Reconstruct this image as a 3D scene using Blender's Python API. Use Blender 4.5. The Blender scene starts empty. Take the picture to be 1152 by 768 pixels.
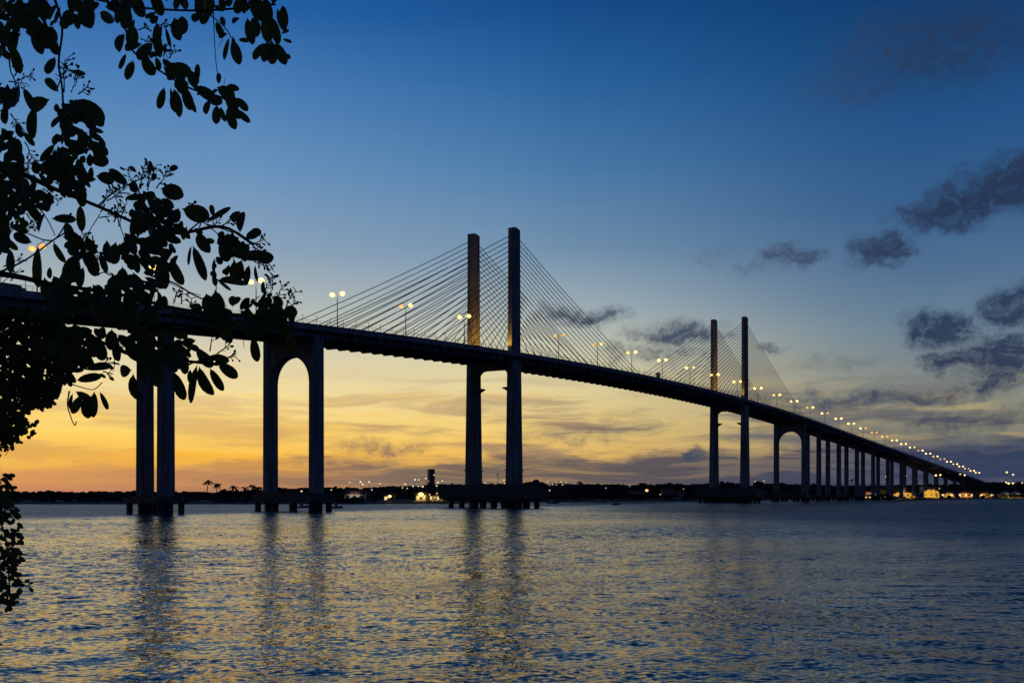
import bpy, bmesh, math, random
from mathutils import Vector, Matrix, noise as mnoise
R = math.radians
random.seed(7)
# ------------------------------------------------------------------ scene, camera
sc = bpy.context.scene
COL = sc.collection
F, HX, HY, EYE = 1228.0, 576.0, 555.0, 4.5      # focal length (px of a 1152 px wide frame), horizon, eye height
cam_d = bpy.data.cameras.new('camera')
cam = bpy.data.objects.new('camera', cam_d)
COL.objects.link(cam)
cam.location = (0, 0, EYE)
cam.rotation_euler = (R(90), 0, 0)
cam_d.sensor_width = 36
cam_d.lens = F / 1152 * 36
cam_d.shift_y = (HY - 384) / 1152
cam_d.clip_start = 0.1
cam_d.clip_end = 20000
sc.camera = cam
sc.view_settings.view_transform = 'Standard'
sc.view_settings.look = 'None'
sc.view_settings.exposure = 0.0
sc.view_settings.gamma = 1.0
sc.view_settings.use_curve_mapping = False
sc.cycles.sample_clamp_direct = 2.5
sc.cycles.max_bounces = 6
sc.cycles.glossy_bounces = 3
sc.cycles.caustics_reflective = False
sc.cycles.caustics_refractive = False
sc.cycles.sample_clamp_indirect = 1.0

def lin(r, g, b, a=1.0):
    f = lambda c: (c / 255 / 12.92) if c / 255 <= 0.04045 else ((c / 255 + 0.055) / 1.055) ** 2.4
    return (f(r), f(g), f(b), a)

# ------------------------------------------------------------------ node helper
class NT:
    def __init__(s, tree):
        s.t = tree; s.n = tree.nodes; s.l = tree.links
    def _set(s, sock, v):
        if isinstance(v, bpy.types.NodeSocket): s.l.new(v, sock)
        elif v is not None: sock.default_value = v
    def math(s, op, a, b=None, c=None, clamp=False):
        nd = s.n.new('ShaderNodeMath'); nd.operation = op; nd.use_clamp = clamp
        s._set(nd.inputs[0], a)
        if b is not None: s._set(nd.inputs[1], b)
        if c is not None: s._set(nd.inputs[2], c)
        return nd.outputs[0]
    def vmath(s, op, a, b=None):
        nd = s.n.new('ShaderNodeVectorMath'); nd.operation = op
        s._set(nd.inputs[0], a)
        if b is not None: s._set(nd.inputs[1], b)
        return nd.outputs['Value'] if op in ('LENGTH', 'DOT_PRODUCT') else nd.outputs[0]
    def scale(s, a, f):
        nd = s.n.new('ShaderNodeVectorMath'); nd.operation = 'SCALE'
        s._set(nd.inputs[0], a); s._set(nd.inputs['Scale'], f)
        return nd.outputs[0]
    def comb(s, x, y, z=0.0):
        nd = s.n.new('ShaderNodeCombineXYZ')
        for i, v in enumerate((x, y, z)): s._set(nd.inputs[i], v)
        return nd.outputs[0]
    def sep(s, v):
        nd = s.n.new('ShaderNodeSeparateXYZ'); s._set(nd.inputs[0], v)
        return nd.outputs
    def noise(s, vec, scale=1.0, detail=2.0, rough=0.5, dist=0.0):
        nd = s.n.new('ShaderNodeTexNoise')
        s._set(nd.inputs['Vector'], vec)
        nd.inputs['Scale'].default_value = scale
        nd.inputs['Detail'].default_value = detail
        nd.inputs['Roughness'].default_value = rough
        nd.inputs['Distortion'].default_value = dist
        return nd
    def ss(s, v, a, b, lo=0.0, hi=1.0, smooth=True):
        nd = s.n.new('ShaderNodeMapRange')
        nd.interpolation_type = 'SMOOTHSTEP' if smooth else 'LINEAR'
        s._set(nd.inputs['Value'], v)
        for k, q in (('From Min', a), ('From Max', b), ('To Min', lo), ('To Max', hi)): s._set(nd.inputs[k], q)
        return nd.outputs[0]
    def mix(s, f, a, b, mode='MIX'):
        nd = s.n.new('ShaderNodeMix'); nd.data_type = 'RGBA'; nd.blend_type = mode
        s._set(nd.inputs[0], f); s._set(nd.inputs[6], a); s._set(nd.inputs[7], b)
        return nd.outputs[2]
    def ramp(s, f, stops):
        nd = s.n.new('ShaderNodeValToRGB'); s._set(nd.inputs[0], f)
        cr = nd.color_ramp
        while len(cr.elements) < len(stops): cr.elements.new(0.5)
        for e, (p, c) in zip(cr.elements, stops): e.position = p
        for e, (p, c) in zip(cr.elements, stops): e.color = c
        return nd.outputs[0]

# ------------------------------------------------------------------ world: dusk sky
def azel(x, y):
    return math.degrees(math.atan((x - HX) / F)), math.degrees(math.atan((HY - y) / math.hypot(F, x - HX)))

def build_world():
    w = bpy.data.worlds.new('World'); sc.world = w; w.use_nodes = True
    T = NT(w.node_tree); T.n.clear()
    out = T.n.new('ShaderNodeOutputWorld'); bg = T.n.new('ShaderNodeBackground')
    tc = T.n.new('ShaderNodeTexCoord')
    d = T.vmath('NORMALIZE', tc.outputs['Generated'])
    sx, sy, sz = T.sep(d)
    az = T.math('MULTIPLY', T.math('ARCTAN2', sx, sy), 57.29578)
    el = T.math('MULTIPLY', T.math('ARCSINE', sz), 57.29578)
    elp = T.math('MAXIMUM', el, 0.0)
    # elevation 0..90 squeezed so that the low sky gets most of the ramp: u = sqrt(el/90)
    u = T.math('POWER', T.math('DIVIDE', elp, 90.0), 0.5)
    def col(stops):      # stops: (pixel row at that azimuth, rgb)
        s = []
        for y, c in stops:
            e = math.degrees(math.atan((HY - y) / F)) if y >= 0 else -y
            s.append((min(1, math.sqrt(max(e, 0) / 90)), lin(*c)))
        s.sort(key=lambda q: q[0])
        return T.ramp(u, s)
    # negative "row" = elevation in degrees directly
    left = col([(553, (196, 130, 96)), (512, (250, 186, 68)), (488, (254, 214, 108)), (450, (246, 221, 154)), (405, (222, 210, 174)),
                (350, (178, 185, 180)), (290, (140, 163, 185)), (200, (104, 146, 188)), (110, (74, 126, 182)), (20, (34, 96, 164)),
                (-38, (16, 62, 122)), (-70, (8, 30, 70)), (-90, (7, 26, 62))])
    mid = col([(553, (150, 118, 100)), (512, (238, 190, 96)), (480, (240, 206, 124)), (440, (228, 210, 154)), (395, (204, 202, 174)),
               (345, (160, 176, 182)), (280, (112, 144, 172)), (190, (74, 122, 168)), (90, (40, 98, 156)), (0, (20, 74, 136)),
               (-38, (12, 44, 96)), (-70, (8, 28, 66)), (-90, (7, 26, 62))])
    right = col([(553, (84, 84, 98)), (510, (112, 112, 108)), (475, (140, 138, 118)), (430, (128, 136, 134)), (380, (106, 130, 148)),
                 (320, (80, 112, 146)), (250, (56, 96, 140)), (170, (36, 84, 136)), (80, (20, 70, 122)), (0, (10, 58, 108)),
                 (-38, (8, 32, 74)), (-70, (6, 24, 58)), (-90, (7, 26, 62))])
    back = col([(553, (44, 52, 74)), (400, (36, 52, 88)), (200, (26, 46, 88)), (-45, (14, 34, 74)), (-70, (8, 26, 62)), (-90, (7, 26, 62))])
    base = T.mix(T.ss(az, azel(280, 0)[0], azel(640, 0)[0], smooth=False), left, mid)
    base = T.mix(T.ss(az, azel(560, 0)[0], azel(1060, 0)[0]), base, right)
    # away from the afterglow the sky falls to night blue
    off = T.math('ABSOLUTE', T.math('SUBTRACT', az, -14.0))
    off = T.math('MINIMUM', off, T.math('SUBTRACT', 360.0, off))
    base = T.mix(T.ss(off, 36.0, 95.0), base, back)
    near_glow = T.ss(off, 45.0, 85.0, 1.0, 0.0)
    # ---- cirrus streaks above the horizon
    ae = T.comb(az, el)
    wob = T.noise(T.vmath('MULTIPLY', ae, (0.12, 0.45, 0)), 1.0, 3.0, 0.55)
    wv = T.vmath('SUBTRACT', wob.outputs['Color'], (0.5, 0.5, 0.5))
    ael = T.vmath('ADD', ae, T.vmath('MULTIPLY', wv, (5.0, 1.7, 0)))
    st = T.noise(T.vmath('MULTIPLY', ael, (0.085, 0.8, 0)), 1.0, 5.0, 0.58).outputs['Fac']
    st2 = T.noise(T.vmath('ADD', T.vmath('MULTIPLY', ael, (0.16, 1.5, 0)), (7.3, 2.1, 0)), 1.0, 4.0, 0.6).outputs['Fac']
    stm = T.math('MULTIPLY', T.ss(el, 0.6, 2.2), T.ss(el, 3.4, 7.2, 1.0, 0.0))
    dark_st = T.math('MULTIPLY', T.ss(st, 0.44, 0.60), stm)
    dark_st = T.math('MULTIPLY', dark_st, T.ss(az, -24.0, 4.0, 0.42, 0.88))
    cc = T.mix(T.ss(az, -16.0, 12.0), lin(196, 148, 104), lin(98, 98, 104))
    base = T.mix(T.math('MULTIPLY', dark_st, near_glow), base, cc)
    lite = T.math('MULTIPLY', T.math('MULTIPLY', T.ss(st2, 0.50, 0.64), stm), T.ss(az, -22.0, 18.0, 0.55, 0.3))
    lc = T.mix(T.ss(az, -14.0, 8.0), lin(255, 206, 96), lin(226, 190, 112))
    base = T.mix(T.math('MULTIPLY', lite, near_glow), base, lc)
    # ---- low cloud bank on the horizon
    edge = T.noise(T.vmath('MULTIPLY', ae, (0.22, 0.9, 0)), 1.0, 4.0, 0.6).outputs['Fac']
    top = T.ss(az, -24.0, 22.0, 1.25, 2.55, smooth=False)
    lvl = T.math('SUBTRACT', T.math('ADD', top, T.math('MULTIPLY', T.math('SUBTRACT', edge, 0.5), 2.6)), elp)
    bank = T.ss(lvl, -0.28, 0.4)
    bank = T.math('MULTIPLY', bank, T.ss(az, -24.0, -12.0, 0.55, 0.92))
    gaps = T.noise(T.vmath('MULTIPLY', ael, (0.10, 2.2, 0)), 1.0, 4.0, 0.6).outputs['Fac']
    bank = T.math('MULTIPLY', bank, T.ss(gaps, 0.60, 0.44, 0.62, 1.0))
    bank = T.math('MULTIPLY', bank, near_glow)
    bc = T.ramp(T.ss(az, -25.0, 25.0, smooth=False), [(0.0, lin(206, 138, 100)), (0.2, lin(172, 124, 94)), (0.4, lin(108, 97, 92)), (0.62, lin(76, 76, 88)), (0.8, lin(54, 64, 90)), (1.0, lin(42, 58, 92))])
    base = T.mix(bank, base, bc)
    # ---- separate dusk clouds
    wn = T.noise(ae, 0.55, 5.0, 0.62)
    wv2 = T.vmath('SUBTRACT', wn.outputs['Color'], (0.5, 0.5, 0.5))
    aw = T.vmath('ADD', ae, T.vmath('MULTIPLY', wv2, (4.2, 2.1, 0)))
    blobs = [(1060, 240, 62, 20, .95), (1100, 222, 62, 24, 1.0), (1142, 206, 70, 34, 1.1), (992, 284, 40, 19, 1.0), (890, 288, 34, 15, .75), (855, 300, 60, 14, .45),
             (658, 356, 50, 11, .9), (765, 376, 54, 15, .95), (700, 394, 36, 14, .6), (745, 398, 62, 14, .6), (1055, 371, 42, 21, 1.0), (1070, 405, 36, 14, .95),
             (1125, 400, 58, 30, 1.0), (1138, 346, 48, 24, .95), (1122, 432, 40, 14, .9), (985, 447, 170, 12, .7), (1090, 472, 120, 13, .6), (940, 410, 70, 10, .4),
             (866, 391, 20, 8, .6), (432, 503, 62, 12, .7), (781, 512, 18, 7, 1.0), (640, 492, 80, 14, .5), (1060, 50, 150, 50, .66), (960, 95, 90, 30, .5), (800, 290, 40, 12, .35),
             (880, 480, 60, 8, .35), (720, 470, 60, 9, .35)]
    tot = None
    for x, y, rx, ry, k in blobs:
        a0, e0 = azel(x, y)
        ra = rx * 1.12 / F * 57.3 * math.cos(R(a0)) ** 2; re = ry * 1.12 / F * 57.3 * math.cos(R(a0))
        v = T.vmath('MULTIPLY', T.vmath('SUBTRACT', aw, (a0, e0, 0)), (1 / ra, 1 / re, 0))
        g = T.math('MULTIPLY', T.math('SUBTRACT', 1.35, T.vmath('LENGTH', v), clamp=True), k)
        tot = g if tot is None else T.math('MAXIMUM', tot, g)
    fine = T.noise(T.vmath('MULTIPLY', aw, (1.0, 1.6, 0)), 1.3, 6.0, 0.62).outputs['Fac']
    dens = T.math('MULTIPLY', tot, T.ss(fine, 0.30, 0.64, 0.55, 1.15, smooth=False))
    cm = T.math('MULTIPLY', T.ss(dens, 0.12, 1.0), 0.95)
    ccol = T.mix(T.ss(az, -6.0, 5.0), lin(122, 100, 98), lin(60, 72, 96))
    ccol = T.mix(T.ss(az, 12.0, 22.0), ccol, lin(38, 53, 82))
    base = T.mix(cm, base, ccol)
    # below the horizon
    base = T.mix(T.ss(el, -0.6, -0.1, 1.0, 0.0), base, lin(26, 30, 42))
    sky = T.n.new('ShaderNodeTexSky'); sky.sky_type = 'NISHITA'; sky.sun_disc = False
    sky.sun_elevation = R(-4.0); sky.sun_rotation = R(-14.0); sky.altitude = 0; sky.air_density = 1.0; sky.dust_density = 1.0
    nk = T.scale(sky.outputs[0], 0.02)
    fin = T.vmath('ADD', base, nk)
    T.l.new(fin, bg.inputs['Color']); bg.inputs['Strength'].default_value = 1.0
    T.l.new(bg.outputs[0], out.inputs[0])
build_world()

# ------------------------------------------------------------------ materials
def mat(name, color, rough=0.8, metal=0.0, var=0.25, scale=0.6, bump=0.15, col2=None, spec=0.3):
    m = bpy.data.materials.new(name); m.use_nodes = True
    T = NT(m.node_tree); b = T.n['Principled BSDF']
    tc = T.n.new('ShaderNodeTexCoord')
    n = T.noise(tc.outputs['Object'], scale, 5.0, 0.6)
    c2 = col2 or tuple(c * (1 - var) for c in color[:3])
    c = T.mix(T.ss(n.outputs['Fac'], 0.35, 0.65), tuple(color[:3]) + (1,), tuple(c2[:3]) + (1,))
    T.l.new(c, b.inputs['Base Color'])
    b.inputs['Roughness'].default_value = rough; b.inputs['Metallic'].default_value = metal
    b.inputs['Specular IOR Level'].default_value = spec
    if bump:
        bp = T.n.new('ShaderNodeBump'); bp.inputs['Strength'].default_value = bump
        T.l.new(n.outputs['Fac'], bp.inputs['Height']); T.l.new(bp.outputs[0], b.inputs['Normal'])
    return m
def emat(name, color, strength):
    m = bpy.data.materials.new(name); m.use_nodes = True
    T = NT(m.node_tree); b = T.n['Principled BSDF']
    b.inputs['Base Color'].default_value = (.8, .8, .75, 1)
    b.inputs['Emission Color'].default_value = tuple(color[:3]) + (1,)
    b.inputs['Emission Strength'].default_value = strength
    return m
def concrete(name, c):
    m = bpy.data.materials.new(name); m.use_nodes = True
    T = NT(m.node_tree); b = T.n['Principled BSDF']
    tc = T.n.new('ShaderNodeTexCoord'); o = tc.outputs['Object']
    n1 = T.noise(o, 0.25, 5.0, 0.6).outputs['Fac']
    n2 = T.noise(T.vmath('MULTIPLY', o, (1.2, 1.2, 0.06)), 1.0, 4.0, 0.6).outputs['Fac']     # rain streaks
    z = T.sep(o)[2]
    joint = T.math('PINGPONG', z, 2.0)                                                          # formwork lifts every 4 m
    jl = T.ss(joint, 0.0, 0.12, 0.72, 1.0)
    f = T.math('MULTIPLY', T.ss(n1, 0.3, 0.7, 0.75, 1.1), T.ss(n2, 0.35, 0.7, 1.15, 0.45))
    f = T.math('MULTIPLY', f, jl)
    T.l.new(T.scale(T.comb(*c), f), b.inputs['Base Color'])
    b.inputs['Roughness'].default_value = 0.85
    bp = T.n.new('ShaderNodeBump'); bp.inputs['Strength'].default_value = 0.2
    T.l.new(f, bp.inputs['Height']); T.l.new(bp.outputs[0], b.inputs['Normal'])
    return m
M = dict(
    concrete=concrete('weathered_concrete', (0.34, 0.32, 0.29)),
    deckc=concrete('deck_concrete', (0.40, 0.385, 0.36)),
    wetc=mat('wet_concrete', (0.13, 0.12, 0.11), 0.6, var=.5, scale=.8),
    asphalt=mat('asphalt', (0.05, 0.05, 0.05), 0.9),
    cable=mat('cable_sheath', (0.42, 0.41, 0.38), 0.5, var=.1),
    steel=mat('galvanised_steel', (0.3, 0.3, 0.3), 0.5, 0.6, var=.2),
    bark=mat('bark', (0.07, 0.05, 0.035), 0.9, scale=9, bump=.6),
    leaf=mat('leaf_green', (0.045, 0.075, 0.025), 0.45, var=.45, scale=3, bump=.05, col2=(.07, .06, .025), spec=.4),
    leaf2=mat('small_leaf_green', (0.05, 0.07, 0.03), 0.6, var=.4, scale=3, bump=.05),
    wood=mat('far_wood', (0.045, 0.06, 0.04), 0.95, var=.5, scale=.05, bump=0, spec=.1),
    palm=mat('palm_green', (0.05, 0.07, 0.035), 0.8, bump=0),
    ground=mat('river_bank_soil', (0.10, 0.085, 0.06), 0.95, var=.4, scale=.1),
    sand=mat('beach_sand', (0.30, 0.25, 0.18), 0.95, var=.2, scale=.1),
    plaster=mat('cream_plaster', (0.62, 0.56, 0.42), 0.85, var=.15),
    whitew=mat('white_plaster', (0.6, 0.6, 0.58), 0.85, var=.15),
    brickr=mat('dull_render', (0.24, 0.2, 0.17), 0.85, var=.2),
    tile=mat('clay_tile', (0.28, 0.13, 0.08), 0.85, var=.3),
    dark=mat('dark_opening', (0.03, 0.03, 0.035), 0.3, bump=0),
    hull=mat('boat_hull', (0.25, 0.26, 0.28), 0.5),
    canvas=mat('tent_canvas', (0.75, 0.72, 0.6), 0.9, var=.05),
    sodium_b2=emat('bridge_lamp_lens_medium', (1.0, 0.52, 0.12), 1.9),
    sodium_b3=emat('bridge_lamp_lens_amber', (1.0, 0.46, 0.09), 1.2),
    sodium=emat('sodium_lamp', (1.0, 0.62, 0.18), 2.6),
    sodium_b=emat('bridge_lamp_lens', (1.0, 0.60, 0.14), 4.2),
    warm=emat('warm_lamp', (1.0, 0.68, 0.28), 1.1),
    whitel=emat('white_lamp', (1.0, 0.88, 0.62), 1.2),
    orange=emat('orange_lamp', (1.0, 0.42, 0.12), 2.0),
    window=emat('lit_window', (1.0, 0.66, 0.25), 1.2),
)

def backlit(m, col, f):        # thin leaves let a little of the sky through
    T = NT(m.node_tree); b = T.n['Principled BSDF']; out = T.n['Material Output']
    t = T.n.new('ShaderNodeBsdfTranslucent'); t.inputs[0].default_value = col
    mx = T.n.new('ShaderNodeMixShader'); mx.inputs[0].default_value = f
    T.l.new(b.outputs[0], mx.inputs[1]); T.l.new(t.outputs[0], mx.inputs[2]); T.l.new(mx.outputs[0], out.inputs[0])
backlit(M['leaf'], (0.10, 0.14, 0.03, 1), .3)
backlit(M['leaf2'], (0.10, 0.13, 0.04, 1), .3)

# ------------------------------------------------------------------ mesh helpers
class MB:
    def __init__(s): s.v = []; s.f = []
    def add(s, vs, fs):
        o = len(s.v); s.v += [tuple(p) for p in vs]; s.f += [tuple(o + i for i in f) for f in fs]
    def box(s, c, d, rz=0.0, top=None):
        (cx, cy, cz), (dx, dy, dz) = c, d
        tx, ty = (top or (1, 1))
        vs = []
        for z, kx, ky in ((-.5, 1, 1), (.5, tx, ty)):
            for x, y in ((-.5, -.5), (.5, -.5), (.5, .5), (-.5, .5)):
                px, py = x * dx * kx, y * dy * ky
                vs.append((cx + px * math.cos(rz) - py * math.sin(rz), cy + px * math.sin(rz) + py * math.cos(rz), cz + z * dz))
        s.add(vs, [(3, 2, 1, 0), (4, 5, 6, 7), (0, 1, 5, 4), (1, 2, 6, 5), (2, 3, 7, 6), (3, 0, 4, 7)])
    def tube(s, pts, rad, n=8, cap=True):
        pts = [Vector(p) for p in pts]
        if not hasattr(rad, '__len__'): rad = [rad] * len(pts)
        rings = []
        for i, p in enumerate(pts):
            a = pts[max(i - 1, 0)]; b = pts[min(i + 1, len(pts) - 1)]
            t = (b - a).normalized()
            up = Vector((0, 0, 1)) if abs(t.z) < .9 else Vector((1, 0, 0))
            x = t.cross(up).normalized(); y = x.cross(t)
            rings.append([p + (x * math.cos(k * 2 * math.pi / n) + y * math.sin(k * 2 * math.pi / n)) * rad[i] for k in range(n)])
        vs = [v for r in rings for v in r]; fs = []
        for i in range(len(pts) - 1):
            for k in range(n):
                a = i * n + k; b = i * n + (k + 1) % n
                fs.append((a, b, b + n, a + n))
        if cap:
            fs.append(tuple(range(n - 1, -1, -1))); fs.append(tuple(range((len(pts) - 1) * n, len(pts) * n)))
        s.add(vs, fs)
    def prism(s, poly, axis_from, axis_to, fn):     # poly extruded between two values, fn(u, v, w) -> point
        n = len(poly)
        vs = [fn(u, v, axis_from) for u, v in poly] + [fn(u, v, axis_to) for u, v in poly]
        fs = [tuple(range(n)), tuple(range(2 * n - 1, n - 1, -1))]
        for i in range(n):
            j = (i + 1) % n; fs.append((i, i + n, j + n, j))
        s.add(vs, fs)
    def blob(s, c, r, seg=8, ring=5, jit=0.0, sq=1.0):
        vs = [(c[0], c[1], c[2] + r * sq)]
        for i in range(1, ring):
            a = math.pi * i / ring
            for k in range(seg):
                b = 2 * math.pi * k / seg
                q = r * (1 + random.uniform(-jit, jit))
                vs.append((c[0] + q * math.sin(a) * math.cos(b), c[1] + q * math.sin(a) * math.sin(b), c[2] + q * math.cos(a) * sq))
        vs.append((c[0], c[1], c[2] - r * sq)); fs = []
        for k in range(seg): fs.append((0, 1 + k, 1 + (k + 1) % seg))
        for i in range(ring - 2):
            for k in range(seg):
                a = 1 + i * seg + k; b = 1 + i * seg + (k + 1) % seg
                fs.append((a, a + seg, b + seg, b))
        L = len(vs) - 1; o = 1 + (ring - 2) * seg
        for k in range(seg): fs.append((o + k, L, o + (k + 1) % seg))
        s.add(vs, fs)
    def mesh(s, name, m, smooth=False, fix=True):
        me = bpy.data.meshes.new(name); me.from_pydata(s.v, [], s.f); me.update()
        if fix:
            bm = bmesh.new(); bm.from_mesh(me); bmesh.ops.recalc_face_normals(bm, faces=bm.faces); bm.to_mesh(me); bm.free()
        if smooth:
            for p in me.polygons: p.use_smooth = True
        me.materials.append(m)
        return me
    def build(s, name, m, parent=None, loc=None, smooth=False, fix=True):
        if loc is not None: s.v = [(a - loc[0], b - loc[1], c - loc[2]) for a, b, c in s.v]
        o = bpy.data.objects.new(name, s.mesh(name, m, smooth, fix)); COL.objects.link(o)
        if parent: o.parent = parent
        if loc is not None: o.location = loc
        return o
def empty(name, loc=(0, 0, 0), rz=0.0, parent=None):
    o = bpy.data.objects.new(name, None); o.empty_display_size = 0.5; COL.objects.link(o)
    o.location = loc; o.rotation_euler = (0, 0, rz)
    if parent: o.parent = parent
    return o
def tag(o, label=None, cat=None, group=None, kind=None):
    for k, v in (('label', label), ('category', cat), ('group', group), ('kind', kind)):
        if v: o[k] = v
    return o
def copy_tree(o, parent=None):
    c = o.copy(); COL.objects.link(c); c.parent = parent
    for ch in list(o.children): copy_tree(ch, c)
    return c
def at(x, y, Z):            # a photo position and a distance turned into a world point
    return Vector(((x - HX) / F * Z, Z, EYE + (HY - y) / F * Z))

# ------------------------------------------------------------------ water
def build_water():
    m = bpy.data.materials.new('river_water'); m.use_nodes = True
    T = NT(m.node_tree); b = T.n['Principled BSDF']
    g0 = T.n.new('ShaderNodeNewGeometry')
    b.inputs['Base Color'].default_value = (0.002, 0.014, 0.045, 1)
    yy = T.sep(g0.outputs['Position'])[1]
    xx = T.sep(g0.outputs['Position'])[0]
    wob = T.math('MULTIPLY', T.math('SUBTRACT', T.noise(g0.outputs['Position'], 0.02, 3.0, 0.6).outputs['Fac'], 0.5), 90.0)
    line = T.math('SUBTRACT', T.math('ADD', yy, wob), T.math('ADD', T.math('MULTIPLY', xx, 2.02), 372.0))
    lee = T.ss(line, -30.0, 26.0)                                  # wind-ruffled strip along the far shore
    lee = T.math('MULTIPLY', lee, T.ss(yy, 120.0, 230.0))
    right = T.ss(T.math('ADD', xx, T.math('MULTIPLY', wob, 0.2)), -2.0, 60.0, 0.0, 0.24)
    rg = T.math('ADD', T.ss(yy, 50.0, 300.0, 0.06, 0.17), right)
    rg = T.math('ADD', rg, T.math('MULTIPLY', lee, 0.22))
    T.l.new(rg, b.inputs['Roughness'])
    b.inputs['IOR'].default_value = 1.38
    g = T.n.new('ShaderNodeNewGeometry'); P = g.outputs['Position']
    warp = T.noise(P, 0.05, 2.0, 0.5).outputs['Color']
    Pw = T.vmath('ADD', P, T.scale(warp, 6.0))
    # slope fields of three wave sizes (x and y slope are two independent noises)
    def slope(scale, amp, stretch, off, detail=2.0):
        v = T.vmath('ADD', T.vmath('MULTIPLY', Pw, stretch), off)
        n = T.noise(v, scale, detail, 0.55)
        return T.scale(T.vmath('SUBTRACT', n.outputs['Color'], (0.5, 0.5, 0.5)), amp)
    rot = T.n.new('ShaderNodeVectorRotate'); rot.rotation_type = 'Z_AXIS'; rot.inputs['Angle'].default_value = R(-12)
    T.l.new(Pw, rot.inputs['Vector']); Pw = rot.outputs[0]
    fine = slope(5.0, 1.05, (0.75, 1.0, 1.0), (3, 7, 0), 3.0)
    med = slope(1.5, 0.24, (0.55, 1.0, 1.0), (13, 2, 0), 2.0)
    big = slope(0.14, 0.05, (0.4, 1.0, 1.0), (31, 5, 0), 2.0)
    patch = T.noise(T.vmath('MULTIPLY', P, (0.6, 1.0, 1.0)), 0.07, 4.0, 0.65).outputs['Fac']
    pm = T.ss(patch, 0.36, 0.64, 0.45, 1.3)
    tot = T.scale(T.vmath('ADD', fine, med), pm)
    tot = T.vmath('ADD', tot, big)
    x, y, z = T.sep(tot)
    gn = g.outputs['Normal']
    nrm = T.vmath('NORMALIZE', T.vmath('ADD', gn, T.comb(x, y, 0.0)))
    T.l.new(nrm, b.inputs['Normal'])
    # real waves: a sheet whose rows get coarser with distance, flat water around it
    import numpy as np
    rng = np.random.default_rng(5)
    ys = [12.0]
    while ys[-1] < 520:
        q = ys[-1]
        ys.append(q + (0.10 if q < 55 else 0.10 + (q - 55) * 0.0014 if q < 160 else 0.247 + (q - 160) * 0.0011))
    ys = np.array(ys); NX = 760
    half = 12 + ys * 0.56
    u = np.linspace(-1, 1, NX + 1)
    X = half[:, None] * u[None, :]; Y = np.repeat(ys[:, None], NX + 1, 1)
    dx = (2 * half / NX)[:, None]; dy = np.gradient(ys)[:, None]
    gust = np.zeros_like(X)
    for _ in range(9):
        lam = rng.uniform(18, 90); th = rng.normal(math.pi / 2, 1.1)
        gust += np.sin((X * math.cos(th) * .6 + Y * math.sin(th)) * 2 * math.pi / lam + rng.uniform(0, 6.28))
    gust = np.clip(1 + .19 * gust, .45, 1.6)
    h = np.zeros_like(X)
    lams = np.exp(np.linspace(math.log(.32), math.log(3.6), WAVES))
    for lam in lams:
        th = rng.normal(math.radians(100), .62)
        k = 2 * math.pi / lam
        s_i = SLOPE / math.sqrt(WAVES)
        a = s_i * math.sqrt(2) / k
        fade = np.clip(lam / (1.5 * np.maximum(dx, dy * abs(math.sin(th)))) - .4, 0, 1)
        g = gust if lam < 2.5 else 1.0
        h += a * fade * g * np.sin(k * (X * math.cos(th) + Y * math.sin(th)) + rng.uniform(0, 6.28))
    e = np.clip((520 - Y) / 60, 0, 1) * np.clip((Y - 12) / 4, 0, 1) * np.clip((1 - np.abs(u))[None, :] * 40, 0, 1)
    h *= e
    nr, nc = X.shape
    co = np.stack([X, Y, h], -1).reshape(-1, 3)
    W = 9000.0
    c4 = [0, nc - 1, nr * nc - 1, (nr - 1) * nc]
    outer = np.array([[-W, -W, 0], [W, -W, 0], [W, W, 0], [-W, W, 0]])
    co = np.concatenate([co, outer])
    ii = (np.arange(nr - 1)[:, None] * nc + np.arange(nc - 1)[None, :]).ravel()
    quads = np.stack([ii, ii + 1, ii + nc + 1, ii + nc], -1)
    O = nr * nc
    q2 = np.array([[O, O + 1, c4[1], c4[0]], [O + 1, O + 2, c4[2], c4[1]], [O + 2, O + 3, c4[3], c4[2]], [O + 3, O, c4[0], c4[3]]])
    quads = np.concatenate([quads, q2])
    me = bpy.data.meshes.new('water'); me.vertices.add(len(co)); me.vertices.foreach_set('co', co.ravel())
    me.loops.add(len(quads) * 4); me.loops.foreach_set('vertex_index', quads.ravel().astype(np.int32))
    me.polygons.add(len(quads)); me.polygons.foreach_set('loop_start', np.arange(0, len(quads) * 4, 4, dtype=np.int32))
    me.update(calc_edges=True); me.validate()
    me.polygons.foreach_set('use_smooth', np.ones(len(me.polygons), dtype=bool))
    me.materials.append(m)
    o = bpy.data.objects.new('water', me); COL.objects.link(o)
    tag(o, kind='structure')
WAVES, SLOPE = 64, 0.076
build_water()

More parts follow.
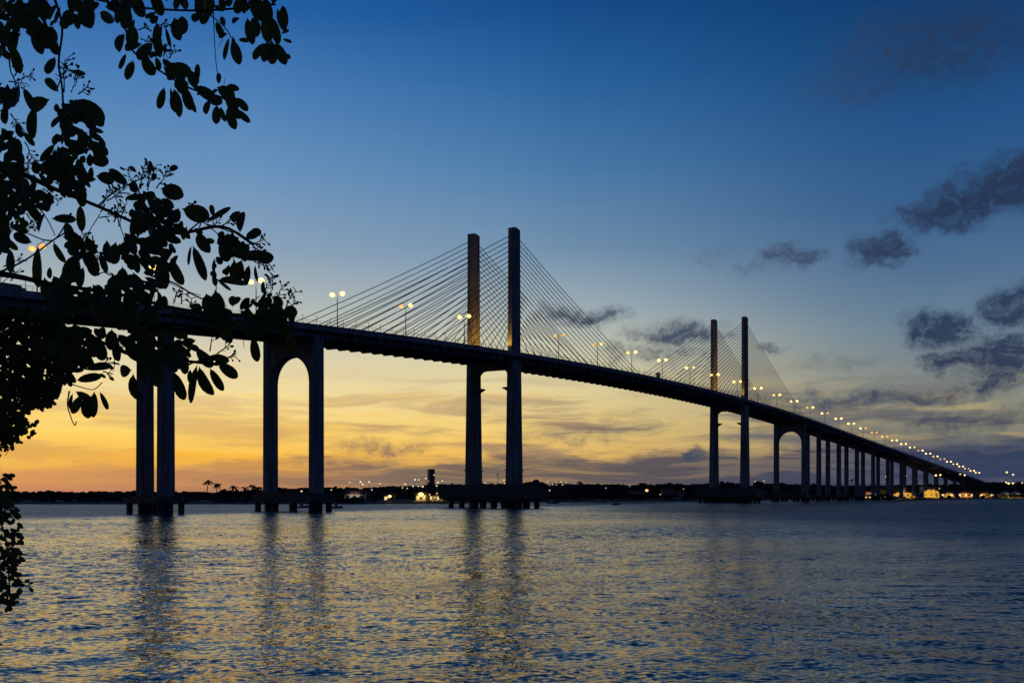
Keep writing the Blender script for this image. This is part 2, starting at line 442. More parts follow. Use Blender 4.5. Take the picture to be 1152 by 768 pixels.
# ------------------------------------------------------------------ far land
SH = [(-1400, 520), (-500, 470), (-216, 460), (-66, 462), (-37, 482), (21, 575), (66, 640), (158, 715), (240, 785), (328, 860), (432, 930), (700, 1060), (1500, 1400)]
def shore(X):
    if X <= SH[0][0]: return SH[0][1]
    for (a, b), (c, d) in zip(SH, SH[1:]):
        if X <= c: return b + (d - b) * (X - a) / (c - a)
    return SH[-1][1]
def zs(x):              # distance of the shoreline along a photo column
    Z = 300.0
    while Z < 2500 and Z < shore((x - HX) / F * Z): Z += 2
    return Z
def land_h(X, dz):      # ground height dz metres behind the shore
    if dz < 0: return -1.5
    base = min(dz * 0.11, 1.6) + max(0, min(dz - 40, 500)) * 0.008
    return base + 0.5 * mnoise.noise(Vector((X * .01, dz * .012, 0)))
def build_land():
    mb = MB()
    Xs = [-9000, -5000, -3000, -1800] + [-1400 + 20 * i for i in range(146)] + [1800, 3000, 5000, 9000]
    D = [-12, 0, 4, 10, 20, 40, 70, 120, 200, 350, 600, 1000, 2000, 9000]
    vs = []
    for X in Xs:
        w = 1.6 * mnoise.noise(Vector((X * .03, 0, 0)))
        for dz in D:
            vs.append((X, shore(X) + dz + w, land_h(X, dz)))
    n = len(D)
    fs = [(i * n + j, (i + 1) * n + j, (i + 1) * n + j + 1, i * n + j + 1) for i in range(len(Xs) - 1) for j in range(n - 1)]
    mb.add(vs, fs)
    tag(mb.build('terrain', M['ground'], smooth=True), kind='structure')
    # pale beach strip on the right shore
    mb = MB(); Xs = [150 + 8 * i for i in range(70)]; vs = []
    for X in Xs:
        w = 1.6 * mnoise.noise(Vector((X * .03, 0, 0)))
        for dz in (0.5, 4, 9): vs.append((X, shore(X) + dz + w, land_h(X, dz) + 0.15))
    fs = [(i * 3 + j, (i + 1) * 3 + j, (i + 1) * 3 + j + 1, i * 3 + j + 1) for i in range(len(Xs) - 1) for j in range(2)]
    mb.add(vs, fs)
    tag(mb.build('beach', M['sand'], smooth=True), kind='structure')
build_land()
# bank under the photographer's feet (out of the picture, below the frame)
mb = MB()
vs = []
for i in range(41):
    X = -40 + 2 * i
    for Y, z in ((-60, 3.2), (-8, 3.0), (3.5, 2.85), (6.5, 2.3), (10, .4), (14, -1.5)):
        vs.append((X, Y + (.5 * mnoise.noise(Vector((X * .3, Y, 0))) if Y > 0 else 0), z + .12 * mnoise.noise(Vector((X * .5, Y * .5, 2)))))
mb.add(vs, [(i * 6 + j, (i + 1) * 6 + j, (i + 1) * 6 + j + 1, i * 6 + j + 1) for i in range(40) for j in range(5)])
tag(mb.build('river_bank', M['ground'], smooth=True), kind='structure')

SKY = [(-400, 551), (0, 551.5), (80, 552.5), (150, 552), (230, 552.5), (300, 549), (360, 547.5), (400, 548), (440, 546.5), (480, 544.5), (540, 543), (600, 543),
       (640, 544), (700, 544), (780, 544), (850, 543), (900, 544), (960, 545.5), (1020, 545), (1080, 544), (1152, 543), (1600, 543)]
def skyl(x):
    for (a, b), (c, d) in zip(SKY, SKY[1:]):
        if x <= c: return b + (d - b) * (x - a) / (c - a)
    return 543
def build_wood():
    mb = MB(); rnd = random.Random(3)
    n = 0
    while n < 2600:
        x = rnd.uniform(-220, 1380)
        z0 = zs(x) if False else None
        # distance behind the shore
        dz = rnd.choice([rnd.uniform(8, 50), rnd.uniform(50, 130), rnd.uniform(130, 420)])
        Xs = (x - HX) / F
        Z = 460 + 0.0
        for _ in range(8): Z = shore(Xs * Z) * .5 + Z * .5
        Z += dz; X = Xs * Z
        g = land_h(X, dz)
        top = EYE + (HY - skyl(x)) / F * Z
        k = rnd.uniform(.74, 1.0) * (1.12 if rnd.random() < .06 else 1) if dz > 60 else rnd.uniform(.3, .72)
        if 425 < x < 502 and dz < 45: continue
        if dz < 34: k = min(k, .42)
        if x > 900 and dz < 60:
            if rnd.random() < .6: continue
            k *= .6
        if 955 < x < 1152 and dz < 60 and rnd.random() < .7: continue
        tz = max(g + 1.2, top * k)
        h = tz - g
        r = min(max(h * .55, 1.6), 5.5) * rnd.uniform(.8, 1.2)
        st = random.getstate()
        mb.blob((X, Z, tz - r * .75), r, 7, 5, .28, .75)
        if h > 5:
            mb.blob((X + rnd.uniform(-3, 3), Z - 1, tz - r * 1.5), r * 1.1, 7, 4, .28, .8)
        if h > 3:
            for q in range(3):
                mb.blob((X + rnd.uniform(-.8, .8) * r, Z + rnd.uniform(-1, 1), tz - r * rnd.uniform(.1, .9)), r * rnd.uniform(.25, .4), 5, 3, .3, .9)
        n += 1
    for q in range(150):
        x = rnd.uniform(1062, 1125); Z = rnd.uniform(1085, 1180) if x < 1100 else rnd.uniform(1090, 1240)
        X = (x - HX) / F * Z; g = land_h(X, 80)
        f = min(1, (x - 1062) / 26) * min(1, (1135 - x) / 16)
        tz = g + 3 + rnd.uniform(.5, 1) * max(0, EYE + (HY - 542.5) / F * Z - g - 3) * f
        r = rnd.uniform(2.5, 4.5)
        mb.blob((X, Z, tz - r * .7), r, 7, 5, .28, .8); mb.blob((X + 1, Z, max(tz - r * 2, g)), r * 1.2, 7, 4, .28, .9)
    o = mb.build('far_wood', M['wood'])
    tag(o, 'dark band of trees covering the far shore behind the bridge', 'trees', kind='stuff')
build_wood()

# ------------------------------------------------------------------ bridge
TH = 0.564713
BO = (-6.042, 360.40)
BRZ = math.pi / 2 - TH
bridge = empty('cable_stayed_bridge', (BO[0], BO[1], 0), BRZ)
tag(bridge, 'long concrete cable-stayed road bridge on tall piers crossing the river', 'bridge')
def deckH(s):            # parapet top above the water
    u = abs(s - 106)
    h = 47.2 - 1.18e-4 * min(u, 220) ** 2 - .052 * max(0, u - 220)
    return h + EYE
def L(s, t, z): return (s, -t, z)      # bridge-local point: s along, t towards the camera side, z up
S0, S1 = -330, 1120
# deck: road slab with parapets and girders, one cross-section swept along the profile
def sweep(mb, poly, s_list, zoff=0.0):
    n = len(poly); vs = []
    for s in s_list:
        h = deckH(s) + zoff
        for t, z in poly: vs.append(L(s, t, h + z))
    fs = [(i * n + k, i * n + (k + 1) % n, (i + 1) * n + (k + 1) % n, (i + 1) * n + k) for i in range(len(s_list) - 1) for k in range(n)]
    fs.append(tuple(range(n - 1, -1, -1))); fs.append(tuple(range((len(s_list) - 1) * n, len(s_list) * n)))
    mb.add(vs, fs)
sl = [S0 + 10 * i for i in range(int((S1 - S0) / 10) + 1)]
mb = MB()
sweep(mb, [(-10.6, 0), (-10.6, -1.5), (-8.4, -1.75), (-8.4, -3.0), (-6.6, -3.0), (-6.6, -1.6), (6.6, -1.6), (6.6, -3.0), (8.4, -3.0), (8.4, -1.75),
           (10.6, -1.5), (10.6, 0), (10.3, 0), (10.25, -.95), (-10.25, -.95), (-10.3, 0)], sl)
deck = mb.build('deck', M['deckc'], bridge)
mb = MB(); sweep(mb, [(-9.6, -.945), (9.6, -.945), (9.6, -.94), (-9.6, -.94)], sl)
mb.build('road_surface', M['asphalt'], deck)
for t in (-4.7, 4.7):
    pass
mb = MB(); sweep(mb, [(-.3, -.93), (.3, -.93), (.18, -.15), (-.18, -.15)], sl)
mb.build('median_barrier', M['deckc'], deck)
# approach girders below the slab outside the cable-stayed part
for a, b in ((S0, -94), (306, S1)):
    ss = [a + (b - a) * i / 60 for i in range(61)]
    mb = MB()
    for t in (-5.6, -1.9, 1.9, 5.6):
        sweep(mb, [(t - .45, -1.61), (t - .25, -3.3), (t + .25, -3.3), (t + .45, -1.61)], ss)
    mb.build('girder', M['deckc'], deck)
# cross beams every 5 m with tapering ends that stick out below the deck edges
beam_mb = None
for i in range(-18, 61):
    s = i * 5.0 + 3.5
    if any(abs(s - q) < 3.3 for q in (0, 212)): continue
    h = deckH(s)
    mb = MB()
    poly = [(-10.5, -1.52), (-10.5, -2.1), (-8.5, -3.45), (8.5, -3.45), (10.5, -2.1), (10.5, -1.52), (8.4, -1.76), (-8.4, -1.76)]
    mb.prism(poly, -.17, .17, lambda u, v, w: L(w, u, v))
    o = mb.build('cross_beam', M['deckc'], deck); o.location = (s, 0, h)
# railings
for side, t in (('near', 10.4), ('far', -10.4)):
    mb = MB()
    pts = [L(s, t, deckH(s) + .95) for s in sl]
    mb.tube(pts, .035, 4)
    pts = [L(s, t, deckH(s) + .5) for s in sl]
    mb.tube(pts, .025, 4)
    for i in range(int((S1 - S0) / 2.5)):
        s = S0 + 2.5 * i
        mb.tube([L(s, t, deckH(s) - .02), L(s, t, deckH(s) + .95)], .03, 4)
    rail = mb.build('railing', M['steel'], deck)
    for i in range(-38, 61):
        s = i * 5.0 + 3.5
        if side == 'far' and (s < -95 or s > 307): continue
        pm = MB(); pm.tube([(0, 0, -.05), (0, 0, 2.0)], .06, 5)
        pm.box((0, 0, 1.95), (.14, .14, .18))
        if side == 'far' and i % 2: continue
        if i > -38:
            o = bpy.data.objects.new('railing_post', post_me)
            COL.objects.link(o); o.parent = rail
        else:
            o = pm.build('railing_post', M['steel'], rail); post_me = o.data
        o.location = L(s, t, deckH(s))

# box prism with different bottom/top sections
def shaft(mb, s, t, z0, z1, a0, b0, a1, b1, ch=.25, t1=None):
    t1 = t if t1 is None else t1
    vs = []
    for z, a, b, tt in ((z0, a0, b0, t), (z1, a1, b1, t1)):
        for x, y in ((-a / 2, -b / 2 + ch), (-a / 2 + ch, -b / 2), (a / 2 - ch, -b / 2), (a / 2, -b / 2 + ch),
                     (a / 2, b / 2 - ch), (a / 2 - ch, b / 2), (-a / 2 + ch, b / 2), (-a / 2, b / 2 - ch)):
            vs.append(L(s + x, tt + y, z))
    fs = [tuple(range(8)), tuple(range(15, 7, -1))] + [(k, (k + 1) % 8, (k + 1) % 8 + 8, k + 8) for k in range(8)]
    mb.add(vs, fs)

def portal(mb, s, zt, zc, half, r, a):
    """cross beam with an arched opening: top zt, crown zc, inner half width, corner radius r, length a along the bridge"""
    poly = [(-half - .02, zt), (half + .02, zt), (half + .02, zc - r)]
    for k in range(0, 11):
        q = math.pi / 2 * k / 10
        poly.append((half - r + r * math.cos(q), zc - r + r * math.sin(q)))
    for k in range(0, 11):
        q = math.pi / 2 + math.pi / 2 * k / 10
        poly.append((-half + r + r * math.cos(q), zc - r + r * math.sin(q)))
    poly.append((-half - .02, zc - r))
    # build as strips so that the concave polygon is clean
    arc = poly[3:-1]
    vs = []; n = len(arc)
    for w in (-a / 2, a / 2):
        for u, v in arc: vs.append(L(s + w, u, v))
        for u, v in arc: vs.append(L(s + w, u, zt))
    fs = []
    for k in range(n - 1):
        fs.append((k, k + 1, n + k + 1, n + k)); fs.append((2 * n + k, 3 * n + k, 3 * n + k + 1, 2 * n + k + 1))
        fs.append((k, 2 * n + k, 2 * n + k + 1, k + 1)); fs.append((n + k, n + k + 1, 3 * n + k + 1, 3 * n + k))
    fs.append((0, n, 3 * n, 2 * n)); fs.append((n - 1, 3 * n - 1, 4 * n - 1, 2 * n - 1))
    mb.add(vs, fs)

def pilecap(parent, s, a, b, z0, z1, piles, r, name='pile_cap', thick=None):
    mb = MB(); mb.box((s, 0, (z0 + z1) / 2), (a, b, z1 - z0)); mb.box((s, 0, z1 + .2), (a * .8, b * .8, .4 + .004))
    mb.build(name, M['wetc'], parent)
    for (ps, pt, pr) in piles:
        mb = MB(); mb.tube([L(s + ps, pt, -3), L(s + ps, pt, z0 + .05)], pr, 12)
        mb.build('pile', M['wetc'], parent)

# pylons
mast_top = 86.7 + EYE
cable_n = 0
rest_cables = MB()
for pi, s0 in enumerate((0.0, 212.0)):
    py = empty('pylon', (0, 0, 0), parent=bridge)
    py['label'] = ('nearer' if pi == 0 else 'farther') + ' concrete pylon with two tall masts and stay cables'
    zd = deckH(s0)
    for sgn in (1, -1):
        t = 8.0 * sgn
        mb = MB()
        z1 = zd - 3.0
        shaft(mb, s0, t, 4.5, 9, 6.6, 3.0, 6.4, 2.9)
        shaft(mb, s0, t, 9.0, z1, 6.4, 2.9, 5.6, 2.2)
        mb.build('lower_column', M['concrete'], py)
        mb = MB()
        shaft(mb, s0, t, z1, zd + 2, 5.5, 1.7, 5.45, 1.65, .12)
        shaft(mb, s0, t, zd + 2, mast_top - .9, 5.45, 1.65, 5.3, 1.45, .12)
        # gently arched mast head
        arc = [(-2.65, 0)] + [(-2.65 + 5.3 * k / 8, .9 * math.sin(math.pi * (k / 8) * .8 + .32)) for k in range(9)] + [(2.65, 0)]
        mb.prism(arc, t - .725, t + .725, lambda u, v, w: L(s0 + u, w, mast_top - .9 + v))
        mb.build('mast', M['concrete'], py)
        # inspection platform on the inner side and a navigation light arm
        mb = MB(); ti = t - sgn * 2.2
        mb.prism([(0, 0), (2.4, 0), (2.4, -.35), (0, -1.6)], -1.6, 1.6, lambda u, v, w: L(s0 + w, t - sgn * (1.25 + u), 34.8 + EYE + v))
        mb.build('inspection_platform', M['concrete'], py)
        mb = MB()
        mb.tube([L(s0 - 5.2, t, 7.6 + EYE), L(s0 + 5.2, t, 7.6 + EYE)], .1, 6)
        for q in (-4.6, 4.6): mb.box((s0 + q, -t, 7.6 + EYE + .05), (1.1, 1.0, .3))
        mb.build('light_arm', M['steel'], py)
        # cables
        for fan in (-1, 1):
            for k in range(19):
                sd = s0 + fan * (8.5 + 4.8 * k)
                za = mast_top - 3.0 - (18 - k) * 1.62
                A = L(s0 + fan * 2.3, t, za); B = L(sd, t + sgn * .95, deckH(sd) - .9)
                # slight sag
                pts = []
                for q in range(7):
                    f = q / 6
                    p = Vector(A).lerp(Vector(B), f); p.z -= .9 * (k / 18) * 4 * f * (1 - f) * .8; pts.append(p)
                indiv = (pi == 0) or (sgn == 1 and (k % 38) >= 7)
                if indiv and cable_n < 100:
                    cable_n += 1
                    c = MB(); c.tube(pts, .12, 6); c.tube([pts[-1], pts[-1].lerp(pts[-2], .16)], .17, 8)
                    c.build('stay_cable', M['cable'], py)
                else:
                    rest_cables.tube(pts, .12, 6)
    mb = MB(); portal(mb, s0, zd - 3.05, 40.7 + EYE, 6.9, 2.6, 4.6)
    mb.build('portal_beam', M['concrete'], py)
    pilecap(py, s0, 15, 29, 2.3, 7.0, [(a, b, .9) for a in (-6, 0, 6) for b in (-13, -8.6, -4.2, 0, 4.2, 8.6, 13)] + [(0, 8, 2.7), (0, 5.5, 2.2), (0, -8, 1.6)], .9)
    # fender wall
    mb = MB()
    for sg in (-1, 1):
        mb.box((s0 + sg * 7.9, 0, 4.3), (.5, 33, 2.6)); mb.box((s0, sg * 16.4, 4.3), (15.3, .5, 2.6))
    mb.build('fender_wall', M['wetc'], py)
st = rest_cables.build('stay_cable', M['cable'], bridge); st['kind'] = 'stuff'

# portal piers at the ends of the cable-stayed part
for s0 in (-94.0, 306.0):
    pr = empty('pier', parent=bridge); zd = deckH(s0)
    for sgn in (1, -1):
        mb = MB(); shaft(mb, s0, 8.0 * sgn, 4.0, zd - 2.9, 3.6, 2.3, 3.5, 2.2, .2); mb.build('column', M['concrete'], pr)
    mb = MB(); portal(mb, s0, zd - 1.62, zd - 7.4, 6.92, 6.5, 3.3); mb.build('arched_beam', M['concrete'], pr)
    pilecap(pr, s0, 9, 21, 2.2, 4.4, [(a, b, .8) for a in (-3.2, 3.2) for b in (-9.3, -3.4, 3.4, 9.3)] + [(0, 8, 1.6), (0, -8, 1.6)], .8)
# twin-column approach piers
ap = [-137.7, -181.5, -225, -268, -311, 349, 391.5, 434, 476, 518, 560, 602, 643, 685, 727, 769, 811, 853, 895, 937, 979]
for s0 in ap:
    pr = empty('pier', parent=bridge); zd = deckH(s0)
    X = BO[0] + s0 * math.sin(TH); Y = BO[1] + s0 * math.cos(TH)
    onland = Y > shore(X)
    zb = 2.0 if onland else 3.2
    for sgn in (1, -1):
        mb = MB(); shaft(mb, s0, 3.46 * sgn, zb, zd - 4.1, 3.6, 2.2, 3.3, 2.1, .2); mb.build('column', M['concrete'], pr)
    mb = MB(); mb.prism([(-7.6, zd - 3.32), (7.6, zd - 3.32), (7.6, zd - 3.9), (4.4, zd - 4.9), (-4.4, zd - 4.9), (-7.6, zd - 3.9)], -1.55, 1.55, lambda u, v, w: L(s0 + w, u, v))
    mb.build('cap_beam', M['concrete'], pr)
    if onland:
        mb = MB(); mb.box((s0, 0, 1.6), (6, 12, 1.6)); mb.build('footing', M['concrete'], pr)
    else:
        pilecap(pr, s0, 8, 12, 2.4, 3.5, [(a, b, .7) for a in (-3, 3) for b in (-5, 5)] + [(0, 0, .6)] + [(0, 3.46, 1.6), (0, -3.46, 1.6)], .7)
# abutment and embankment at the far right end
mb = MB(); s0 = 1000
mb.prism([(-15, 0), (15, 0), (10.5, deckH(1000) - 3.35), (-10.5, deckH(1000) - 3.35)], 985, 1120, lambda u, v, w: L(w, u, v - (max(0, (w - 1000)) * .052 if v > 0 else 0)))
mb.build('abutment', M['concrete'], bridge)
# midspan cabinet on the near edge
cab = empty('control_cabinet', parent=None)
def bw(s, t, z):         # bridge-local to world
    return Vector((BO[0] + s * math.sin(TH) + t * math.cos(TH), BO[1] + s * math.cos(TH) - t * math.sin(TH), z))
cab.location = bw(107.5, 9.7, deckH(107.5) - .94); cab.rotation_euler = (0, 0, BRZ)
mb = MB(); mb.box((0, 0, 1.5), (1.7, 1.0, 3.0)); mb.box((0, 0, 3.06), (1.9, 1.2, .12)); mb.build('housing', M['steel'], cab)
mb = MB(); mb.box((0, -.52, 1.5), (1.3, .04, 2.4)); mb.build('door', M['steel'], cab)
tag(cab, 'small dark equipment cabinet on the deck edge at midspan', 'cabinet')

# ------------------------------------------------------------------ lamps on the bridge
def make_bridge_lamp():
    r = empty('street_lamp')
    mb = MB(); mb.tube([(0, 0, 0), (0, 0, 6), (0, 0, 10.9)], [.16, .13, .09], 8); mb.box((0, 0, .2), (.5, .5, .4)); mb.build('pole', M['steel'], r)
    mb = MB(); mb.tube([(0, -1.6, 11.0), (0, -.5, 10.9), (0, 0, 10.65), (0, .5, 10.9), (0, 1.6, 11.0)], .06, 6); mb.build('arm', M['steel'], r)
    for q in (-1.75, 1.75):
        mb = MB(); mb.box((0, q, 11.12), (.55, 1.1, .22), top=(.7, .85)); h = mb.build('lamp_head', M['steel'], r)
        mb = MB(); mb.blob((0, q, 10.85), .72, 10, 7, 0, .8); mb.build('lens', M['sodium_b'], h, smooth=True)
    ld = bpy.data.lights.new('lamp_light', 'POINT'); ld.energy = 900; ld.color = (1.0, .62, .24); ld.shadow_soft_size = .4
    lo = bpy.data.objects.new('lamp_light', ld); COL.objects.link(lo); lo.parent = r; lo.location = (0, 0, 10.2)
    return r
proto = make_bridge_lamp()
words = ['first', 'second', 'third', 'fourth', 'fifth', 'sixth', 'seventh', 'eighth', 'ninth', 'tenth', 'eleventh', 'twelfth', 'thirteenth', 'fourteenth',
         'fifteenth', 'sixteenth', 'seventeenth', 'eighteenth', 'nineteenth', 'twentieth', 'twenty-first', 'twenty-second', 'twenty-third', 'twenty-fourth']
first = True
for k in range(-9, 28):
    s = 103 + 30 * k
    o = proto if first else copy_tree(proto); first = False
    o.location = bw(s, 0, deckH(s) - .2); o.rotation_euler = (0, 0, BRZ + R(random.uniform(-3, 3)))
    if s < 0:
        lab = 'lit twin-headed lamp on the deck, %s to the left of the nearer pylon' % words[int((0 - s) // 30)]
    elif s < 212:
        lab = 'lit twin-headed lamp on the main span, %s right of the nearer pylon' % words[int(s // 30)]
    else:
        lab = 'lit twin-headed lamp on the deck, %s to the right of the farther pylon' % words[int((s - 212) // 30)]
    for ch in o.children:
        for g in ch.children:
            if g.name.startswith('lens'):
                g.material_slots[0].link = 'OBJECT'
                g.material_slots[0].material = M[random.choice(('sodium_b', 'sodium_b', 'sodium_b', 'sodium_b2', 'sodium_b3'))]
                q = random.uniform(.8, 1.12); g.scale = (q, 1, 1)
        if ch.type == 'LIGHT':
            if k > -9: ch.data = ch.data.copy()
            ch.data.energy = 550 * random.choice((.5, .8, 1, 1.3))
    tag(o, lab, 'street lamp', 'twin-headed lamps along the bridge median')

# floodlights at the feet of the masts
fproto = None
for pi, s0 in enumerate((0.0, 212.0)):
    for (ds, t, ts, tt, pw, wh) in ((0, -4.0, 0, -8, 300, 'inner face of the left mast'), (0, 4.0, 0, 8, 300, 'inner face of the right mast'),
                                (-5.5, 7.9, -2.7, 8, 300, 'side of the right mast'), (-5.5, -8.1, -2.7, -8, 160, 'side of the left mast')):
        z = deckH(s0 + ds) - .6
        if fproto is None:
            f = empty('floodlight'); fproto = f
            mb = MB(); mb.box((0, 0, .12), (.5, .5, .3)); mb.tube([(0, 0, .1), (0, 0, .6)], .06, 6); mb.build('bracket', M['steel'], f)
            mb = MB(); mb.box((0, 0, .8), (.7, .35, .5), top=(.9, .8)); mb.build('lamp_head', M['steel'], f)
        else: f = copy_tree(fproto)
        f.location = bw(s0 + ds, t, z - .35); f.rotation_euler = (0, 0, BRZ)
        tag(f, 'floodlight aimed at the %s, %s pylon' % (wh, 'nearer' if pi == 0 else 'farther'), 'floodlight', 'floodlights at the pylon feet')
        ld = bpy.data.lights.new('flood_spot', 'SPOT'); ld.energy = pw * (6.0 if pi == 0 else 4.0); ld.color = (1.0, .50, .05); ld.spot_size = R(120 if ds == 0 else 62); ld.spot_blend = .9; ld.shadow_soft_size = .15
        lo = bpy.data.objects.new('flood_spot', ld); COL.objects.link(lo)
        p = bw(s0 + ds, t, z + .9); q = bw(s0 + ts, tt, z + (4.0 if ds == 0 else 5.5))
        lo.location = (0, 0, 1.25); lo.parent = f
        dirw = (q - p).normalized()
        rq = dirw.to_track_quat('-Z', 'Y').to_matrix()
        lo.rotation_euler = (Matrix.Rotation(-BRZ, 3, 'Z') @ rq).to_euler()

# van on the near left part of the deck
van = empty('van', bw(-176.5, 6.0, deckH(-176.5) - .94), BRZ)
mb = MB(); mb.box((0, 0, 1.2), (5.0, 1.9, 1.7)); mb.box((-.35, 0, 2.25), (4.1, 1.8, .5), top=(.93, .88)); mb.build('body', M['hull'], van)
mb = MB(); mb.box((-.3, -.93, 2.0), (3.4, .03, .45)); mb.build('side_window', M['dark'], van)
for a in (-1.6, 1.6):
    for b in (-.85, .85):
        mb = MB(); mb.tube([(a, b - .12, .36), (a, b + .12, .36)], .36, 12); mb.build('wheel', M['dark'], van)
tag(van, 'dark van driving over the bridge deck at the left edge', 'van')

# ------------------------------------------------------------------ far shore: lamps, houses, palms
def make_shore_lamp(h, m, r=.55, wide=False):
    e = empty('street_lamp')
    mb = MB(); mb.tube([(0, 0, 0), (0, 0, h)], [.14, .08], 6); mb.build('pole', M['steel'], e)
    mb = MB(); mb.blob((0, -.3, h + .1), r, 8, 6, 0, .75); mb.build('lamp_head', m, e, smooth=True)
    return e
def place_lamp(x, y, m, r, label, dz=24, group='lights along the far shore'):
    # stands dz metres behind the shoreline; pole height follows from how high it shows
    Xs = (x - HX) / F; Z = 460.
    for _ in range(12): Z = shore(Xs * Z) * .5 + Z * .5
    Z += dz
    p = at(x, y, Z); g = land_h(p.x, dz)
    e = make_shore_lamp(max(p.z - g, 1.0), m, r * (random.uniform(.6, .95) if r <= .5 else 1))
    e.location = (p.x, p.y, g); tag(e, label, 'street lamp', group)
    return e
lamps = []
for X, Y in ((242, 308), (328, 303), (345, 322), (398, 303), (485, 317), (93, 367), (420, 367), (690, 320), (668, 350), (707, 355), (755, 337), (795, 337), (833, 340),
             (770, 285), (800, 285), (858, 275), (955, 308), (992, 295), (945, 335), (530, 447), (850, 415), (900, 425), (930, 430), (948, 395), (890, 405)):
    lamps.append((360 + X / 7.2, 500 + Y / 7.2, 'whitel' if Y < 345 else 'warm', .5))
for X, Y in ((70, 98), (97, 110), (112, 100), (115, 112), (138, 97), (145, 112), (165, 98), (80, 140), (362, 128), (633, 160), (748, 133), (768, 162), (1105, 95), (1148, 93)):
    lamps.append((600 + X / 4.43, 520 + Y / 4.43, 'warm', .5))
for X, Y in ((850, 330), (918, 320), (190, 360), (920, 332)):
    lamps.append((280 + X / 3.2, 440 + Y / 3.2, 'warm', .5))
lamps.append((360 + 818 / 7.2, 500 + 405 / 7.2, 'sodium', 1.25))
lamps.append((360 + 565 / 7.2, 500 + 420 / 7.2, 'sodium', .8))
lamps.append((600 + 565 / 4.43, 520 + 140 / 4.43, 'orange', 1.0))
for X, Y, m, r in ((541, 457, 'sodium', .9), (626, 455, 'sodium', .9), (709, 452, 'sodium', .8), (760, 452, 'sodium', .9), (780, 450, 'sodium', .8), (775, 510, 'whitel', .6),
                   (868, 447, 'warm', .8), (888, 451, 'sodium', .8), (1075, 438, 'sodium', .9), (1103, 449, 'whitel', 1.0), (1055, 478, 'warm', .5), (1072, 483, 'sodium', .7),
                   (1083, 488, 'sodium', 1.0), (1102, 487, 'sodium', .8), (1053, 490, 'warm', .5), (1143, 486, 'warm', .7), (972, 503, 'whitel', .7), (882, 527, 'sodium', .9), (360, 546, 'warm', .4)):
    lamps.append((860 + X / 3.945, 420 + Y / 3.945, m, r))
lamps.sort(key=lambda q: q[0])
refs = [(0, 'left of the nearer pier'), (320, 'beside the arched pier'), (370, 'between the arched pier and the tower block'), (478, 'below the tower block'), (500, 'right of the tower block'),
        (560, 'behind the nearer pylon'), (600, 'right of the nearer pylon'), (700, 'left of the farther pylon'), (845, 'right of the farther pylon'),
        (900, 'under the right approach spans'), (1035, 'near the bright yellow house'), (1066, 'under the last bridge piers'), (1110, 'at the right edge of the picture')]
cnt = {}
def refof(x):
    r = refs[0]
    for q in refs:
        if x >= q[0]: r = q
    return r[1]
tint = {'whitel': 'white', 'warm': 'pale yellow', 'sodium': 'bright yellow', 'orange': 'orange'}
for x, y, m, r in lamps:
    rf = refof(x); cnt[rf] = cnt.get(rf, 0) + 1
    nm = words[min(cnt[rf] - 1, 22)]
    place_lamp(x, y, M[m], r, '%s shore lamp %s, %s from the left' % (tint[m], rf, nm), dz=(52 if 860 < x else 10 if y > 550 else 36))

def make_house(x, y_base_dz, w, h, d, wallm, label, lit=True, storeys=1, roof='flat', rz=0.0, name='house', cat='house', wins=3, group='buildings on the far shore'):
    Xs = (x - HX) / F; Z = 460.
    for _ in range(12): Z = shore(Xs * Z) * .5 + Z * .5
    Z += y_base_dz; X = Xs * Z; g = land_h(X, y_base_dz) - .2
    e = empty(name, (X, Z, g), rz)
    mb = MB(); mb.box((0, 0, h / 2), (w, d, h)); mb.build('wall', wallm, e)
    mb = MB()
    if roof == 'flat': mb.box((0, 0, h + .15), (w + .5, d + .5, .3))
    else:
        k = h; ov = .6
        mb.add([(-w / 2 - ov, -d / 2 - ov, k), (w / 2 + ov, -d / 2 - ov, k), (w / 2 + ov, d / 2 + ov, k), (-w / 2 - ov, d / 2 + ov, k), (-w / 2, 0, k + d * .28), (w / 2, 0, k + d * .28)],
               [(0, 1, 5, 4), (2, 3, 4, 5), (0, 4, 3), (1, 2, 5), (3, 2, 1, 0)])
    mb.build('roof', M['tile'], e)
    for st_ in range(storeys):
        for i in range(wins):
            wx = (i + .5) / wins * w - w / 2
            mb = MB(); mb.box((wx, -d / 2 - .03, (st_ + .55) * h / storeys), (w / wins * .5, .1, h / storeys * .45))
            mb.build('window', M['window'] if (lit and (i + st_) % 2 == 0) else M['dark'], e)
    mb = MB(); mb.box((w * .36, -d / 2 - .05, 1.05), (1.1, .12, 2.1)); mb.build('door', M['dark'], e)
    tag(e, label, cat, group)
    return e
def wall_lamp(x, dz, h, e, col=(1, .56, .12), off=7, siz=.6, dx=0):
    Xs = (x - HX) / F; Z = 460.
    for _ in range(12): Z = shore(Xs * Z) * .5 + Z * .5
    Z += dz; X = Xs * Z
    f = empty('floodlight', (X + dx, Z - off, land_h(X, dz)))
    mb = MB(); mb.tube([(0, 0, 0), (0, 0, h)], .07, 6); mb.build('pole', M['steel'], f)
    mb = MB(); mb.box((0, 0, h + .1), (.7, .4, .3), top=(.8, .8)); mb.build('lamp_head', M['steel'], f)
    ld = bpy.data.lights.new('yard_light', 'SPOT'); ld.energy = e * 2.6; ld.color = col; ld.shadow_soft_size = siz; ld.spot_size = R(100); ld.spot_blend = .6
    lo = bpy.data.objects.new('yard_light', ld); COL.objects.link(lo); lo.parent = f; lo.location = (0, .5, h - .4); lo.rotation_euler = (R(54), 0, 0)
    return f
